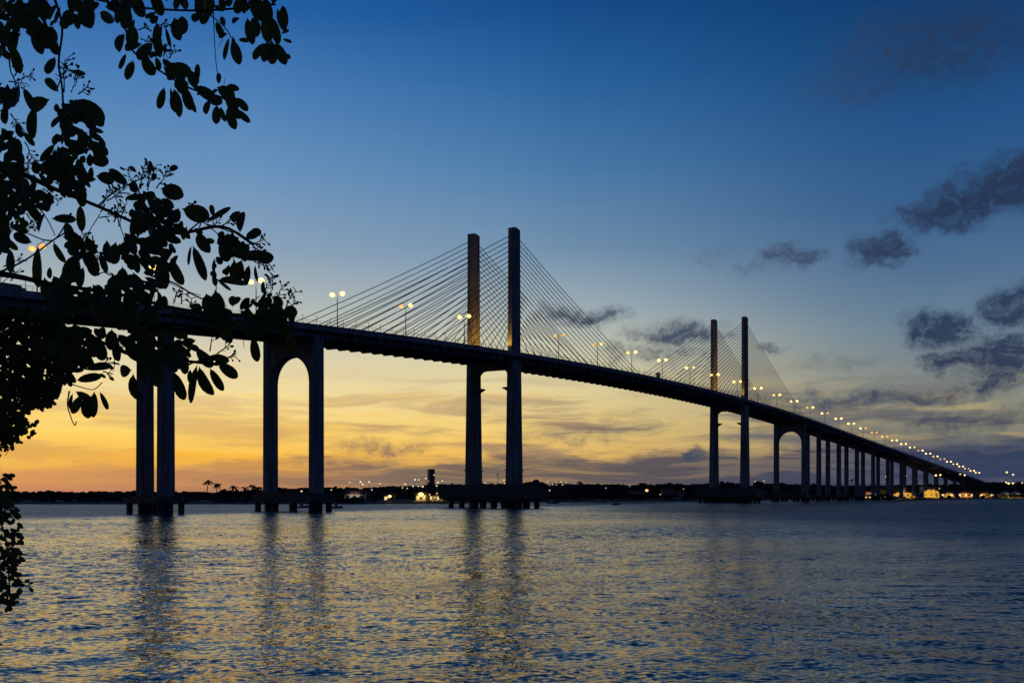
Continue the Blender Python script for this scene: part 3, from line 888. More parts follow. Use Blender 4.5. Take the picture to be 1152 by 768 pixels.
# right shore
make_house(1045.5, 26, 12.5, 8.6, 9, M['plaster'], 'two-storey yellow house glowing under lamps below the right approach', storeys=2, lit=False, wins=3)
tag(wall_lamp(1045.5, 26, 5.0, 12000, off=13, col=(1, .58, .07)), 'floodlight in front of the bright two-storey yellow house', 'floodlight')
make_house(1022, 22, 22, 3.6, 8, M['plaster'], 'long low yellow lit wall building left of the bright yellow house', storeys=1, lit=False, roof='flat', wins=6)
tag(wall_lamp(1018, 22, 4.5, 9000, off=10, dx=-2), 'floodlight before the long low building beside the yellow house', 'floodlight')
make_house(1003, 22, 13, 2.8, 6, M['plaster'], 'low lit kiosk row farthest left on the right shore', lit=False, wins=4)
tag(wall_lamp(1003, 22, 4.0, 8000, off=9), 'floodlight before the low kiosk row on the right shore', 'floodlight')
make_house(978, 24, 16, 2.8, 7, M['whitew'], 'dim low shed under the approach piers', lit=False, wins=4, roof='gable')
tag(wall_lamp(978, 24, 4.0, 3500, off=9, col=(1, .7, .3)), 'small floodlight before the dim low shed under the piers', 'floodlight')
make_house(1066, 24, 14, 3.4, 7, M['plaster'], 'low house with clay roof right of the bright yellow house', lit=True, wins=4, roof='gable')
make_house(1086, 26, 15, 3.6, 8, M['plaster'], 'low restaurant with lit windows under the last bridge piers', lit=True, wins=6, roof='gable')
tag(wall_lamp(1084, 26, 3.6, 1600, off=9, col=(1, .45, .12)), 'orange floodlight before the restaurant under the last piers', 'floodlight')
tag(wall_lamp(1066, 24, 3.4, 2200, off=8), 'floodlight before the clay-roofed house right of the yellow house', 'floodlight')
tag(wall_lamp(1106, 30, 3.4, 1000, off=9), 'dim floodlight before the dark house beside the abutment', 'floodlight')
make_house(1108, 30, 13, 3.4, 8, M['brickr'], 'dark low house beside the bridge abutment', lit=True, wins=3, roof='gable')
for i, x in enumerate((1131, 1143)):
    Xs = (x - HX) / F; Z = 460.
    for _ in range(12): Z = shore(Xs * Z) * .5 + Z * .5
    Z += 22; X = Xs * Z; g = land_h(X, 22)
    e = empty('tent', (X, Z, g), .1)
    mb = MB(); mb.add([(-4.6, -4, 2.6), (4.6, -4, 2.6), (4.6, 4, 2.6), (-4.6, 4, 2.6), (0, 0, 5.4)], [(0, 1, 4), (1, 2, 4), (2, 3, 4), (3, 0, 4), (3, 2, 1, 0)])
    mb.build('canopy', M['canvas'], e)
    for a in (-4.4, 4.4):
        for b in (-3.8, 3.8):
            mb = MB(); mb.tube([(a, b, 0), (a, b, 2.6)], .08, 6); mb.build('leg', M['steel'], e)
    tag(e, ('left' if i == 0 else 'right') + ' one of the two peaked white tents at the right edge of the shore', 'tent', 'peaked tents on the right shore')
    tag(wall_lamp(x, 22, 2.6, 6000, off=8, col=(1, .6, .15)), 'floodlight in front of the %s peaked tent' % ('left' if i == 0 else 'right'), 'floodlight')
# centre marina
make_house(476, 16, 6, 2.6, 5, M['plaster'], 'small lit waterfront bar below the tower block', lit=True, wins=4, roof='gable')
tag(wall_lamp(474, 16, 3.4, 1500, off=5, col=(1, .66, .2)), 'bright floodlight before the waterfront bar', 'floodlight')
make_house(493, 14, 8, 2.2, 4, M['whitew'], 'long low landing shed right of the waterfront bar', lit=True, wins=5)
tag(wall_lamp(490, 14, 2.8, 500, off=5, col=(1, .66, .2)), 'floodlight before the long landing shed', 'floodlight')
make_house(438, 24, 5, 2.4, 4, M['whitew'], 'small pale house left of the waterfront bar', lit=True, wins=2, roof='gable')
make_house(400, 24, 9, 3.0, 6, M['whitew'], 'faintly lit pale house right of the arched pier', lit=False, wins=3, roof='gable')
tag(wall_lamp(400, 24, 4, 200, off=7, col=(1, .85, .6)), 'weak floodlight before the pale house by the arched pier', 'floodlight')
make_house(716, 26, 9, 3.0, 6, M['brickr'], 'low dark house left of the farther pylon on the shore', lit=False, wins=3, roof='gable')
make_house(752, 30, 8, 4.5, 6, M['whitew'], 'pale gabled house close left of the farther pylon', lit=False, wins=2, roof='gable')
make_house(762, 22, 10, 3.0, 6, M['whitew'], 'long pale shed beside the farther pylon foundation', lit=False, wins=3, roof='gable')
# tower block on the hill
Z = 1500; p = at(485, 541, Z)
tb = empty('tower_block', (p.x, p.y, 4), .5)
hh = at(485, 528, Z).z - 4
mb = MB(); mb.box((0, 0, hh / 2), (7.6, 7.6, hh)); mb.build('wall', M['brickr'], tb)
mb = MB(); mb.box((0, 0, hh + .3), (7.9, 7.9, .6)); mb.build('roof', M['brickr'], tb)
for fl in range(3, 12):
    for i in range(3):
        for face in (0, 1):
            mb = MB(); u = (i - 1) * 2.4; z = fl * hh / 12 + 1
            if face == 0: mb.box((u, -3.83, z), (1.2, .1, 1.4))
            else: mb.box((-3.83, u, z), (.1, 1.2, 1.4))
            mb.build('window', M['window'] if (fl * 7 + i * 3 + face) % 23 == 0 else M['dark'], tb)
tag(tb, 'dark high-rise tower block standing on the far skyline', 'building')
# radio mast
p = at(560, 530, 900); rm = empty('radio_mast', (p.x, p.y, 4))
mb = MB(); mb.tube([(0, 0, 0), (0, 0, p.z - 4)], [.45, .12], 4); mb.build('mast', M['steel'], rm)
mb = MB(); mb.box((0, 0, p.z - 7), (1.6, 1.6, .5)); mb.build('antenna', M['steel'], rm)
tag(rm, 'thin radio mast on the skyline between the nearer pylon columns', 'mast')

# palms on the skyline
def make_palm(x, ytop, dz, label):
    Xs = (x - HX) / F; Z = 460.
    for _ in range(12): Z = shore(Xs * Z) * .5 + Z * .5
    Z += dz; p = at(x, ytop, Z); g = land_h(p.x, dz); h = p.z - g - 1.0
    e = empty('palm_tree', (p.x, p.y, g)); tag(e, label, 'palm tree', 'palms on the far skyline')
    mb = MB(); lean = random.uniform(-.8, .8)
    mb.tube([(0, 0, 0), (lean * .3, 0, h * .5), (lean, 0, h)], [.28, .22, .16], 7); mb.build('trunk', M['bark'], e)
    mb = MB(); rnd = random.Random(int(x))
    for k in range(16):
        a = k * 2.4 + rnd.uniform(-.2, .2); el_ = rnd.uniform(-.2, 1.1); Lf = rnd.uniform(2.0, 2.8)
        pts = []
        for q in range(6):
            f = q / 5; r_ = Lf * f * math.cos(el_ * (1 - .3 * f))
            z = h + Lf * f * math.sin(el_) - 1.7 * f * f
            pts.append(Vector((lean + r_ * math.cos(a), r_ * math.sin(a), z)))
        for q in range(5):
            dirv = (pts[q + 1] - pts[q]).normalized(); sd = dirv.cross(Vector((0, 0, 1))).normalized()
            w0 = .42 * math.sin(math.pi * (q / 5 * .9 + .08)); w1 = .42 * math.sin(math.pi * ((q + 1) / 5 * .9 + .08))
            dn = Vector((0, 0, -.25))
            for sg in (-1, 1):
                mb.add([pts[q], pts[q + 1], pts[q + 1] + sd * sg * w1 + dn, pts[q] + sd * sg * w0 + dn], [(0, 1, 2, 3)])
    mb.build('crown', M['palm'], e, fix=False)
for x, y, dz, lab in ((232.5, 538.5, 25, 'tallest thin palm on the skyline left of the arched pier'), (244, 542.5, 22, 'palm just right of the tallest thin palm'),
                      (262, 544.5, 25, 'palm midway between the two left piers and the arched pier'), (284, 544, 22, 'palm nearest the left leg of the arched pier'),
                      (292, 545.5, 20, 'short palm touching the left leg of the arched pier'), (275, 546.5, 24, 'short palm between two taller ones left of the arched pier'),
                      (654, 540.5, 30, 'round-headed palm alone on the skyline right of the nearer pylon'), (958, 538, 50, 'palm seen between the approach piers'),
                      (1146, 541, 60, 'palm at the right edge of the shore')):
    make_palm(x, y, dz, lab)

# small boats
def make_boat(x, y, Lb, label, rz=0.0):
    Z = EYE * F / (y - HY); p = at(x, y, Z)
    e = empty('boat', (p.x, p.y, 0), rz); tag(e, label, 'boat', 'small boats moored near the far shore')
    mb = MB(); st_ = []
    n = 9; vs = []
    for i in range(n):
        f = i / (n - 1); w = Lb * .15 * math.sin(math.pi * min(1, .25 + f * .75) if f > .4 else math.pi * (.32 + f * .45)); w = max(w, .03)
        sh = .55 + .35 * f * f
        xx = (f - .5) * Lb
        vs += [(xx, -w, sh), (xx * .96, -w * .6, -.15), (xx * .96, w * .6, -.15), (xx, w, sh)]
    fs = [(i * 4 + k, (i + 1) * 4 + k, (i + 1) * 4 + k + 1, i * 4 + k + 1) for i in range(n - 1) for k in range(3)] + [(0, 1, 2, 3), (4 * n - 1, 4 * n - 2, 4 * n - 3, 4 * n - 4)]
    fs += [(i * 4 + 3, (i + 1) * 4 + 3, (i + 1) * 4, i * 4) for i in range(n - 1)]
    mb.add(vs, fs); mb.build('hull', M['hull'], e)
    mb = MB(); mb.box((-Lb * .08, 0, 1.1), (Lb * .3, Lb * .16, .9), top=(.8, .85)); mb.build('cabin', M['whitew'], e)
    mb = MB(); mb.tube([(Lb * .05, 0, .6), (Lb * .05, 0, 2.6)], .04, 5); mb.build('mast', M['steel'], e)
for x, y, l, lab, rz in ((379, 571.5, 3.6, 'little dark boat beside the right end of the arched pier footing', .3), (693, 567.8, 3.2, 'dark boat on the calm strip between the pylons', .1),
                         (447, 565.6, 7, 'dark boat off the shore left of the waterfront bar', 0), (622, 566, 6, 'boat close right of the nearer pylon foundation', .2),
                         (675, 564.6, 7, 'moored boat nearest the shore between the pylons', .1), (340, 571, 4, 'small boat seen between the arched pier piles', .5),
                         (1085, 561.2, 8, 'pale boat at the right shore below the restaurant', 0), (462, 565.9, 6, 'second boat left of the waterfront bar', .3)):
    make_boat(x, y, l, lab, rz)

# ------------------------------------------------------------------ foreground tree

def catmull(pts, n=6):
    pts = [Vector(p) for p in pts]; out = []
    P = [pts[0]] + pts + [pts[-1]]
    for i in range(1, len(P) - 2):
        for k in range(n):
            t = k / n
            a, b, c, d = P[i - 1], P[i], P[i + 1], P[i + 2]
            out.append(.5 * ((2 * b) + (-a + c) * t + (2 * a - 5 * b + 4 * c - d) * t * t + (-a + 3 * b - 3 * c + d) * t ** 3))
    out.append(pts[-1]); return out
class Leaves(MB):
    """broad obovate leaves: blade folded a little along its midrib, with a short stalk"""
    def __init__(s): s.v = []; s.f = []
    def leaf(s, p, d, side, ln, wd, fold=.25, curl=.12):
        nrm = d.cross(side).normalized(); side = nrm.cross(d).normalized()
        o = len(s.v); K = ((0, .05), (.07, .14), (.2, .60), (.38, .88), (.58, 1.0), (.78, .93), (.92, .64), (1.0, .2))
        for f, w in K:
            c = p + d * (ln * f) - nrm * (curl * ln * f * f)
            w_ = w * wd * .5
            s.v += [tuple(c + side * w_ + nrm * (fold * w_)), tuple(c), tuple(c - side * w_ + nrm * (fold * w_))]
        for i in range(len(K) - 1):
            a = o + i * 3
            s.f += [(a, a + 1, a + 4, a + 3), (a + 1, a + 2, a + 5, a + 4)]
    def build(s, name, m, parent):
        me = bpy.data.meshes.new(name); me.from_pydata(s.v, [], s.f); me.update(); me.materials.append(m)
        for p in me.polygons: p.use_smooth = True
        ob = bpy.data.objects.new(name, me); COL.objects.link(ob); ob.parent = parent
        return ob
def inside(x, y, poly):
    c = False; j = len(poly) - 1
    for i in range(len(poly)):
        a, b = poly[i], poly[j]
        if (a[1] > y) != (b[1] > y) and x < (b[0] - a[0]) * (y - a[1]) / (b[1] - a[1]) + a[0]: c = not c
        j = i
    return c
rt = random.Random(11)
TREE = (-3.35, 4.3, 2.7)
tree = empty('broadleaf_tree', TREE)
tag(tree, 'dark large-leaved tree reaching into the picture from the upper left', 'tree')
def tl(p): return (p[0] - TREE[0], p[1] - TREE[1], p[2] - TREE[2])
def A(x, y, Z): return at(x, y, Z)
LV = Leaves()
twigs = MB()
def put_leaf(x, y, ang, ln, wd, Z=None, tilt=None):
    """leaf whose base sits at photo point x, y and which points along ang (degrees, 0 right, 90 down)"""
    Z = Z if Z else 4.0 + rt.uniform(-.45, .45)
    k = Z / F
    a = R(ang)
    dep = rt.uniform(-.45, .45) if tilt is None else tilt
    d = Vector((math.cos(a), dep, -math.sin(a))).normalized()
    foreshort = math.hypot(d.x, d.z)
    side = Vector((math.sin(a), rt.uniform(-.5, .5), math.cos(a)))
    p = A(x, y, Z) 
    LV.leaf(Vector(tl(p)), d, side, ln * k / foreshort, wd * k * 1.0, rt.uniform(.05, .6), rt.uniform(-.15, .4))
# --- edge leaves read one by one: base x, y, angle, length, width
EDGE = [
 (22,-6,90,24,9),(40,-8,92,34,14),(47,13,20,12,9),(60,30,150,28,16),(55,40,80,20,12),(40,30,75,30,15),(20,30,110,30,13),(12,48,80,30,12),(56,40,70,22,12),(66,25,20,10,10),
 (85,15,75,16,8),(92,8,62,34,18),(80,10,100,22,14),(112,14,35,26,12),(118,8,5,20,9),(140,-4,85,28,13),(150,-10,70,28,15),(170,-12,70,26,13),(178,18,130,12,8),(146,12,100,22,13),(150,28,95,24,14),(140,38,110,20,13),
 (150,68,100,26,10),(142,60,120,18,6),(160,62,60,22,14),(176,25,92,36,12),(182,28,100,22,6),(186,30,80,20,5),(196,20,75,28,14),(205,18,85,20,12),(176,14,150,14,8),(172,48,140,26,13),(160,50,165,20,12),
 (185,98,110,24,9),(192,98,92,18,4),(200,105,85,26,9),(210,104,65,28,6),(205,95,75,26,12),(196,100,80,28,14),(222,93,280,18,7),(219,97,35,30,13),(232,108,30,22,13),(244,98,30,22,14),(254,98,10,14,8),(246,95,275,12,6),
 (252,100,60,26,14),(258,118,50,24,10),(256,120,75,24,11),(248,120,80,16,7),(262,122,35,22,8),(266,110,50,18,9),(236,112,100,18,10),(244,118,95,20,10),(212,80,60,18,14),(190,75,20,26,16),(200,85,70,20,14),(184,60,300,10,6),
 (226,18,165,12,9),(236,20,170,14,10),(243,24,70,16,8),(262,28,300,12,9),(268,45,15,12,7),(262,45,75,28,12),(258,42,105,24,7),(262,40,88,24,8),(256,38,170,12,6),(253,30,250,10,6),(278,20,80,28,11),(286,18,85,26,12),(296,18,80,26,12),
 (305,18,75,28,11),(312,10,70,26,10),(318,6,80,22,9),(316,38,-20,10,4),(318,44,15,10,4),(300,48,130,22,12),(302,48,100,24,10),(306,46,85,28,13),(310,48,65,30,12),(317,62,15,10,6),(300,46,75,22,10),(298,-4,85,28,13),(284,-6,80,26,13),(270,-4,95,24,11),(240,-4,110,26,12),(226,-6,95,24,11),
 (10,100,50,20,9),(20,96,85,30,13),(16,98,110,28,12),(26,98,70,28,10),(8,118,110,20,10),(62,64,110,22,12),(78,80,5,16,6),(66,104,225,18,10),(56,112,165,28,16),(40,120,105,34,13),
 (84,112,30,34,18),(92,118,40,28,16),(96,142,20,22,6),(100,146,45,18,8),(104,160,75,20,8),(108,150,55,16,6),(95,160,20,26,16),(100,178,15,26,14),(122,190,40,28,12),(108,198,10,18,14),(18,138,60,26,8),(26,148,50,22,7),
 (154,194,220,9,5),(168,198,278,16,5),(172,204,280,10,6),(190,192,-25,10,8),(186,200,-15,8,3),(181,212,20,28,18),(150,202,95,14,10),
 (205,235,15,30,20),(232,250,-25,32,7),(240,244,260,14,6),(264,252,280,16,12),(270,262,280,22,11),(276,268,-20,16,11),(255,262,60,26,16),(262,260,100,28,16),(280,262,-8,14,10),(250,268,80,26,14),(222,262,60,24,14),
 (270,290,-5,30,14),(286,290,0,22,14),(272,292,110,22,14),(264,292,95,26,11),(280,298,95,22,8),(287,298,92,18,5),(217,276,68,44,11),(229,296,80,14,5),(244,316,-4,30,11),(243,313,40,20,4),(243,314,240,12,7),(215,276,100,22,4),(240,308,80,14,6),
 (28,225,60,26,12),(44,262,90,-24,9),(36,273,205,22,12),(43,276,95,44,15),(60,272,70,24,9),(58,246,-5,24,10),(76,250,80,22,12),(90,230,85,28,10),(85,285,110,34,20),(100,280,80,30,14),(112,284,75,22,8),(56,300,80,14,7),(8,262,85,26,12),(12,280,85,28,10),(4,240,80,26,12),
 (145,262,88,26,11),(138,300,85,26,14),(150,306,80,22,12),(192,290,75,30,14),(184,292,85,34,13),(175,300,70,24,13),(130,272,100,24,14),(120,270,80,26,12),
 (94,300,110,22,12),(80,300,100,28,14),(60,310,60,22,12),(50,312,85,22,14),
 (252,345,85,36,15),(285,378,85,28,11),(258,372,85,14,10),(262,345,270,12,10),(264,343,-60,10,8),(230,348,60,20,14),(242,326,85,26,16),(232,330,75,24,16),(238,350,60,26,12),(296,315,95,14,5),(318,350,10,16,15),(312,346,80,22,14),(300,340,110,26,16),(305,350,60,28,14),(290,352,100,24,16),(330,378,100,20,12),(325,368,85,26,12),
 (222,410,100,40,9),(224,412,75,34,15),(236,414,60,28,10),(245,408,38,28,13),(236,400,15,22,10),(214,415,90,16,7),(212,412,175,16,7),(196,418,75,32,13),(148,416,175,18,14),(150,420,95,32,15),(205,395,80,26,13),(220,392,50,26,13),(180,410,95,26,13),(160,400,90,28,14),(172,395,80,28,14),
 (232,404,-10,18,8),(240,408,0,14,6),(200,424,95,16,5),(86,428,-12,26,10),(95,410,-60,12,9),(96,416,-15,28,11),(85,440,30,24,9),(98,444,95,26,14),(106,440,85,30,12),(112,440,70,22,6),(82,442,110,20,6),(92,444,110,22,10),(112,420,30,10,4),
 (70,385,80,30,16),(85,375,-5,22,14),(98,372,75,28,16),(108,378,80,28,14),(96,390,80,26,14),(130,378,80,28,12),(138,372,-60,14,10),(40,388,80,22,10),(58,378,80,28,10),(126,370,90,24,12),(142,378,60,20,10),
]
for x, y, a, ln, wd in EDGE:
    if ln < 0: ln = -ln; a += 180
    put_leaf(x, y, a, ln, wd)
# --- leaf masses: outline, leaves per 100 px2, size range
MASS = [
 ([(-12,-10),(60,-10),(72,8),(64,30),(60,48),(46,52),(30,48),(14,40),(8,66),(-12,70)], 1.5, (16, 26)),
 ([(70,-10),(118,-10),(112,14),(104,26),(92,20),(84,20),(74,14)], 1.7, (16, 24)),
 ([(120,-12),(165,-12),(160,4),(150,2),(150,18),(156,30),(152,42),(140,44),(132,30),(122,14)], 1.2, (14, 22)),
 ([(172,-12),(212,-12),(212,14),(202,10),(190,6)], 1.3, (14, 20)),
 ([(214,-12),(322,-12),(318,8),(316,26),(302,24),(285,20),(265,10),(240,16),(224,12)], 1.2, (13, 20)),
 ([(148,58),(162,52),(184,62),(206,74),(208,86),(228,98),(250,100),(262,108),(266,124),(254,122),(244,112),(228,106),(208,104),(196,102),(188,92),(172,78),(156,72)], 1.2, (13, 19)),
 ([(-12,84),(4,90),(18,98),(24,110),(10,118),(-12,116)], 1.4, (14, 20)),
 ([(60,114),(76,106),(92,112),(104,132),(104,146),(110,160),(104,170),(98,180),(112,192),(104,208),(100,226),(84,230),(70,226),(72,216),(50,208),(36,196),(40,178),(62,168),(60,140)], 1.9, (17, 26)),
 ([(-12,140),(14,146),(24,160),(26,184),(28,205),(40,214),(60,218),(66,230),(58,240),(36,236),(20,240),(-12,238)], 1.7, (17, 26)),
 ([(-12,248),(12,250),(16,285),(-12,290)], 1.1, (16, 24)),
 ([(64,250),(82,250),(86,262),(104,268),(110,284),(100,300),(86,306),(76,296),(72,276)], 1.6, (16, 26)),
 ([(148,214),(168,214),(184,222),(204,236),(214,258),(212,276),(202,290),(196,308),(176,312),(158,306),(140,300),(130,282),(136,262),(150,258),(146,240)], 2.0, (17, 26)),
 ([(216,254),(236,262),(256,258),(276,272),(290,284),(280,296),(266,290),(254,280),(236,272),(220,268)], 1.4, (14, 22)),
 ([(48,318),(110,318),(120,306),(178,312),(190,330),(190,352),(180,372),(160,380),(130,372),(100,362),(70,352),(40,345)], 1.9, (17, 26)),
 ([(232,338),(252,342),(262,352),(288,352),(300,344),(314,356),(312,366),(290,372),(262,366),(236,362),(192,362),(192,350)], 1.7, (15, 23)),
 ([(264,346),(282,334),(298,320),(314,334),(334,350),(334,366),(320,382),(302,378),(286,384),(270,372)], 2.2, (13, 20)),
 ([(236,286),(262,292),(276,300),(268,312),(252,316),(238,304)], .8, (12, 18)),
 ([(-12,180),(30,186),(60,206),(60,250),(30,262),(-12,262)], 1.1, (14, 22)),
 ([(130,372),(218,372),(226,396),(216,408),(204,418),(190,414),(176,420),(160,414),(148,404),(136,392)], 1.9, (16, 25)),
 ([(40,362),(120,366),(140,384),(124,392),(108,390),(84,392),(60,380)], .9, (15, 22)),
]
def area(p): return abs(sum(p[i][0] * p[i - 1][1] - p[i - 1][0] * p[i][1] for i in range(len(p)))) / 2
for poly, dens, (l0, l1) in MASS:
    xs = [p[0] for p in poly]; ys = [p[1] for p in poly]
    n = int(area(poly) / 100 * dens * 1.1); c = 0; guard = 0
    while c < n and guard < 20000:
        guard += 1
        x = rt.uniform(min(xs), max(xs)); y = rt.uniform(min(ys), max(ys))
        ln = rt.uniform(l0, l1); a = rt.gauss(75, 48)
        if rt.random() < .2: a = rt.uniform(0, 360)
        mx, my = x + math.cos(R(a)) * ln * .8, y + math.sin(R(a)) * ln * .8
        if not (inside(x, y, poly) and inside(mx, my, poly)): continue
        put_leaf(x, y, a, ln * rt.choice((.45, .65, .85, 1.0)), ln * rt.uniform(.26, .50), Z=3.9 + rt.uniform(-.6, .6)); c += 1
# --- flower/bud sprigs: many tiny leaflets and curled stalks
def sprig(x, y, ang, ln, n=9, Z=None):
    Z = Z or 4.0 + rt.uniform(-.3, .3); k = Z / F
    a = R(ang); pts = []
    px, py = x, y
    for i in range(5):
        pts.append(Vector(tl(A(px, py, Z)))); a2 = a + rt.uniform(-.35, .35)
        px += math.cos(a2) * ln / 4; py += math.sin(a2) * ln / 4
    LV.tube(pts, [.9 * k, .75 * k, .6 * k, .5 * k, .4 * k], 5)
    for i in range(n):
        f = rt.uniform(.25, 1.0); q = pts[0].lerp(pts[-1], f)
        b = R(ang + rt.choice((-1, 1)) * rt.uniform(25, 80))
        d = Vector((math.cos(b), rt.uniform(-.5, .5), -math.sin(b))).normalized(); l = rt.uniform(3, 6.5) * k
        LV.tube([q, q + d * l], [.5 * k, .35 * k], 4)
        if rt.random() < .75:
            LV.leaf(q + d * l * .8, d, Vector((0, 1, 0)).cross(d) + Vector((0, .3, 0)), rt.uniform(3.0, 5.5) * k, rt.uniform(1.8, 3.0) * k)
for s_ in ((64,100,280,34,14),(72,104,285,40,14),(80,104,300,26,9),(88,106,320,16,8),(16,86,300,14,8),(24,90,330,14,8),(10,92,10,20,8),(4,100,80,24,9),(12,128,60,26,10),(28,160,70,26,10),(30,176,80,22,10),
           (150,212,250,24,9),(158,212,290,30,12),(166,214,300,30,12),(176,212,310,24,12),(160,220,230,18,8),(146,218,200,22,8),(188,226,290,14,8),(216,248,265,20,6),(224,256,300,22,8),(232,258,320,20,6),(250,254,330,18,6),
           (278,276,-20,22,10),(284,278,40,14,6),(286,294,10,16,6),(296,295,30,14,6),(304,330,280,22,8),(298,330,300,24,8),(312,340,290,20,8),(322,345,295,22,8),(326,350,300,14,6),
           (236,395,285,24,9),(244,398,310,22,9),(250,402,0,16,7),(196,340,270,14,6),(204,342,280,14,6),(214,345,275,10,5),(176,30,-30,12,5),(156,34,-10,12,5),(158,44,20,10,5),(184,64,280,12,6),(190,66,300,12,7),
           (112,412,-25,18,9),(116,418,10,12,6),(146,390,200,16,7),(144,396,190,12,6),(110,310,-30,14,6),(90,255,60,30,12),(96,262,80,34,14),(104,265,95,34,14),(30,240,60,24,8),(20,262,-30,18,6),(114,232,-60,22,8),(120,226,-40,28,10),
           (128,250,-60,26,9),(134,255,-80,24,8),(112,245,-20,20,8),(165,210,-75,26,8),(62,205,20,22,9),(48,212,30,24,9),(24,330,100,20,8),(30,372,60,20,9),(48,382,80,20,9),(0,262,-20,24,7),(4,300,-30,24,5),(12,316,-50,14,4)):
    sprig(*s_)
# --- limbs and twigs
def limb(pts, r0, r1, Z0, Z1, into=None, px=True):
    P = []
    n = len(pts)
    for i, (x, y) in enumerate(pts):
        Z = Z0 + (Z1 - Z0) * i / max(n - 1, 1)
        P.append(Vector(tl(A(x, y, Z))))
    C = catmull(P, 5); m = len(C)
    rr = [r1 + (r0 - r1) * (1 - i / (m - 1)) ** 4.5 for i in range(m)]
    (into or twigs).tube(C, rr, 6)
# trunk, outside the frame to the left
mb = MB()
mb.tube(catmull([(0, 0, -.3), (.05, .05, .8), (-.02, 0, 1.9), (.1, -.1, 3.0), (.05, -.2, 4.2)], 4), [.26 - .17 * i / 16 for i in range(17)], 12)
mb.build('trunk', M['bark'], tree, smooth=True)
for pts, r0, r1, Z0, Z1 in (
    ([(-380,330),(-250,150),(-120,40),(0,20),(70,-5),(150,8),(230,12),(310,5)], .045, .004, 4.3, 4.1),
    ([(-380,380),(-240,240),(-100,160),(10,190),(60,212),(110,232),(170,258),(205,262),(250,255),(285,275)], .05, .006, 4.3, 4.0),
    ([(-380,430),(-240,340),(-110,300),(0,308),(60,320),(130,330),(190,345),(240,352),(300,355),(320,350)], .05, .006, 4.3, 4.1),
    ([(-380,460),(-220,420),(-100,370),(0,356),(50,362),(100,378),(150,400),(200,405),(245,410)], .045, .006, 4.3, 4.0),
    ([(-380,250),(-240,80),(-110,-60),(30,-50),(120,-30),(220,-25),(300,-15)], .04, .008, 4.3, 4.2)):
    b = MB(); limb(pts, r0, r1, Z0, Z1, b); b.build('branch', M['bark'], tree, smooth=True)
for pts, r in (
    ([(60,-5),(70,30),(66,70),(70,100),(72,140)], .006), ([(120,0),(140,30),(150,58),(180,80),(215,100),(250,110),(265,125)], .006), ([(240,14),(241,40),(243,70),(246,92)], .0025),
    ([(150,8),(175,25),(182,40)], .004), ([(300,0),(304,40),(306,60)], .004), ([(230,12),(252,30),(262,46),(266,56)], .003), ([(252,32),(250,45),(246,52)], .0018),
    ([(0,306),(22,296),(40,285),(60,270),(80,258)], .005), ([(0,320),(12,310),(24,302)], .002), ([(80,240),(60,270),(30,262)], .004), ([(45,235),(55,250),(62,265)], .003),
    ([(110,232),(130,215),(150,205),(165,198)], .004), ([(120,205),(128,218),(134,232)], .003), ([(210,262),(225,250),(232,252),(246,256),(262,262)], .004), ([(170,310),(195,318),(215,330),(236,340)], .005), ([(190,318),(212,328),(226,332)], .002),
    ([(232,252),(250,268),(262,285),(262,300)], .003), ([(270,345),(282,340),(292,333)], .003), ([(240,352),(243,330),(243,314)], .003), ([(285,275),(290,288),(292,300)], .003),
    ([(75,405),(85,400),(98,396)], .0025), ([(78,440),(76,455),(80,470),(84,478),(86,474)], .0035), ([(128,400),(129,410),(127,418)], .002), ([(274,380),(274,388),(275,392)], .0015), ([(185,285),(182,300),(183,318)], .002),
    ([(75,430),(90,435),(105,438),(115,430)], .003), ([(212,410),(225,405),(240,402)], .004), ([(130,390),(150,400),(160,415)], .005), ([(90,372),(100,385),(110,395)], .004), ([(42,276),(52,270),(62,272)], .002),
    ([(118,230),(110,245),(100,262),(98,285)], .003), ([(140,235),(135,250),(140,268),(145,275)], .003), ([(248,280),(246,268),(244,262)], .002), ([(10,60),(12,80),(18,96),(14,120)], .004), ([(190,76),(188,64),(186,58)], .0015), ([(252,95),(253,88)], .0015)):
    tw = MB(); limb(pts, r, r * .6, 4.05, 4.0 + rt.uniform(-.15, .15), tw); tw.build('twig', M['bark'], tree)
LV.build('foliage', M['leaf'], tree)

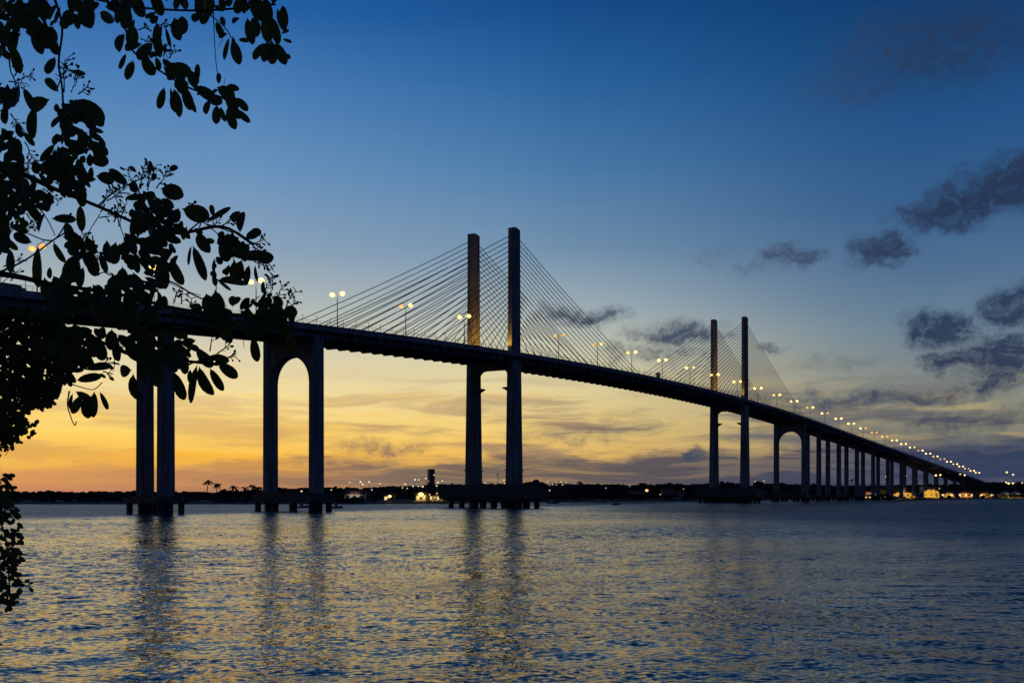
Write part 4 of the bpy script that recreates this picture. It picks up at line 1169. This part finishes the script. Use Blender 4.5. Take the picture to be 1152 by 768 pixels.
# small-leaved shrub at the lower left
SHB = (-2.9, 5.2, 2.6)
shrub = empty('shrub', SHB); tag(shrub, 'dense small-leaved shrub hanging down along the lower left edge', 'shrub')
def tl(p): return (p[0] - SHB[0], p[1] - SHB[1], p[2] - SHB[2])
LV = Leaves(); twigs = MB()
mb = MB(); mb.tube(catmull([(0, 0, -.2), (-.05, 0, .7), (.1, -.05, 1.5), (.2, 0, 2.4)], 4), [.09 - .05 * i / 12 for i in range(13)], 8); mb.build('stem', M['bark'], shrub)
SM = [
 ([(-20,345),(60,352),(92,372),(104,396),(88,408),(80,422),(66,436),(56,452),(44,452),(34,446),(28,462),(24,480),(12,494),(-20,500)], 12.0, (6, 13)),
 ([(18,462),(30,466),(40,478),(44,470),(36,490),(24,494),(14,500),(4,512),(-20,520),(-20,480)], 5, (5, 9)),
 ([(-20,528),(4,528),(14,530),(18,540),(10,552),(0,556),(-20,560)], 6.0, (5, 10)),
 ([(-20,556),(8,556),(20,566),(22,576),(10,582),(-20,588)], 9, (5, 10)),
 ([(-20,585),(8,580),(14,590),(16,600),(28,592),(24,604),(14,612),(-20,616)], 6, (5, 10)),
 ([(-20,612),(16,612),(24,624),(26,632),(16,636),(20,652),(-20,664)], 7, (6, 11)),
 ([(-20,650),(12,656),(20,668),(14,682),(-20,690)], 6, (6, 11)),
 ([(24,654),(34,652),(38,658),(30,663)], 5.0, (5, 8)),
]
for poly, dens, (l0, l1) in SM:
    xs = [p[0] for p in poly]; ys = [p[1] for p in poly]
    n = int(area(poly) / 100 * dens); c = 0; g_ = 0
    while c < n and g_ < 60000:
        g_ += 1
        x = rt.uniform(min(xs), max(xs)); y = rt.uniform(min(ys), max(ys))
        if not inside(x, y, poly): continue
        ln = rt.uniform(l0, l1)
        put_leaf(x, y, rt.gauss(70, 70), ln, ln * rt.uniform(.45, .65), Z=4.6 + rt.uniform(-.5, .5)); c += 1
for pts, r in (([(-60,360),(0,370),(40,395),(70,410),(90,405)], .012), ([(-50,400),(0,420),(30,440),(48,450)], .010), ([(-60,440),(-10,450),(15,470),(30,482)], .008), ([(-40,500),(-15,560),(5,600),(10,650),(12,680)], .008),
               ([(-30,540),(0,540),(12,536)], .004), ([(0,596),(14,600),(24,596)], .003), ([(8,640),(22,656),(34,658)], .003), ([(-30,560),(0,568),(18,572)], .004), ([(10,480),(12,500),(6,512)], .003)):
    tw = MB(); limb(pts, r, r * .4, 4.7, 4.6, tw); tw.build('twig', M['bark'], shrub)
LV.build('foliage', M['leaf2'], shrub)
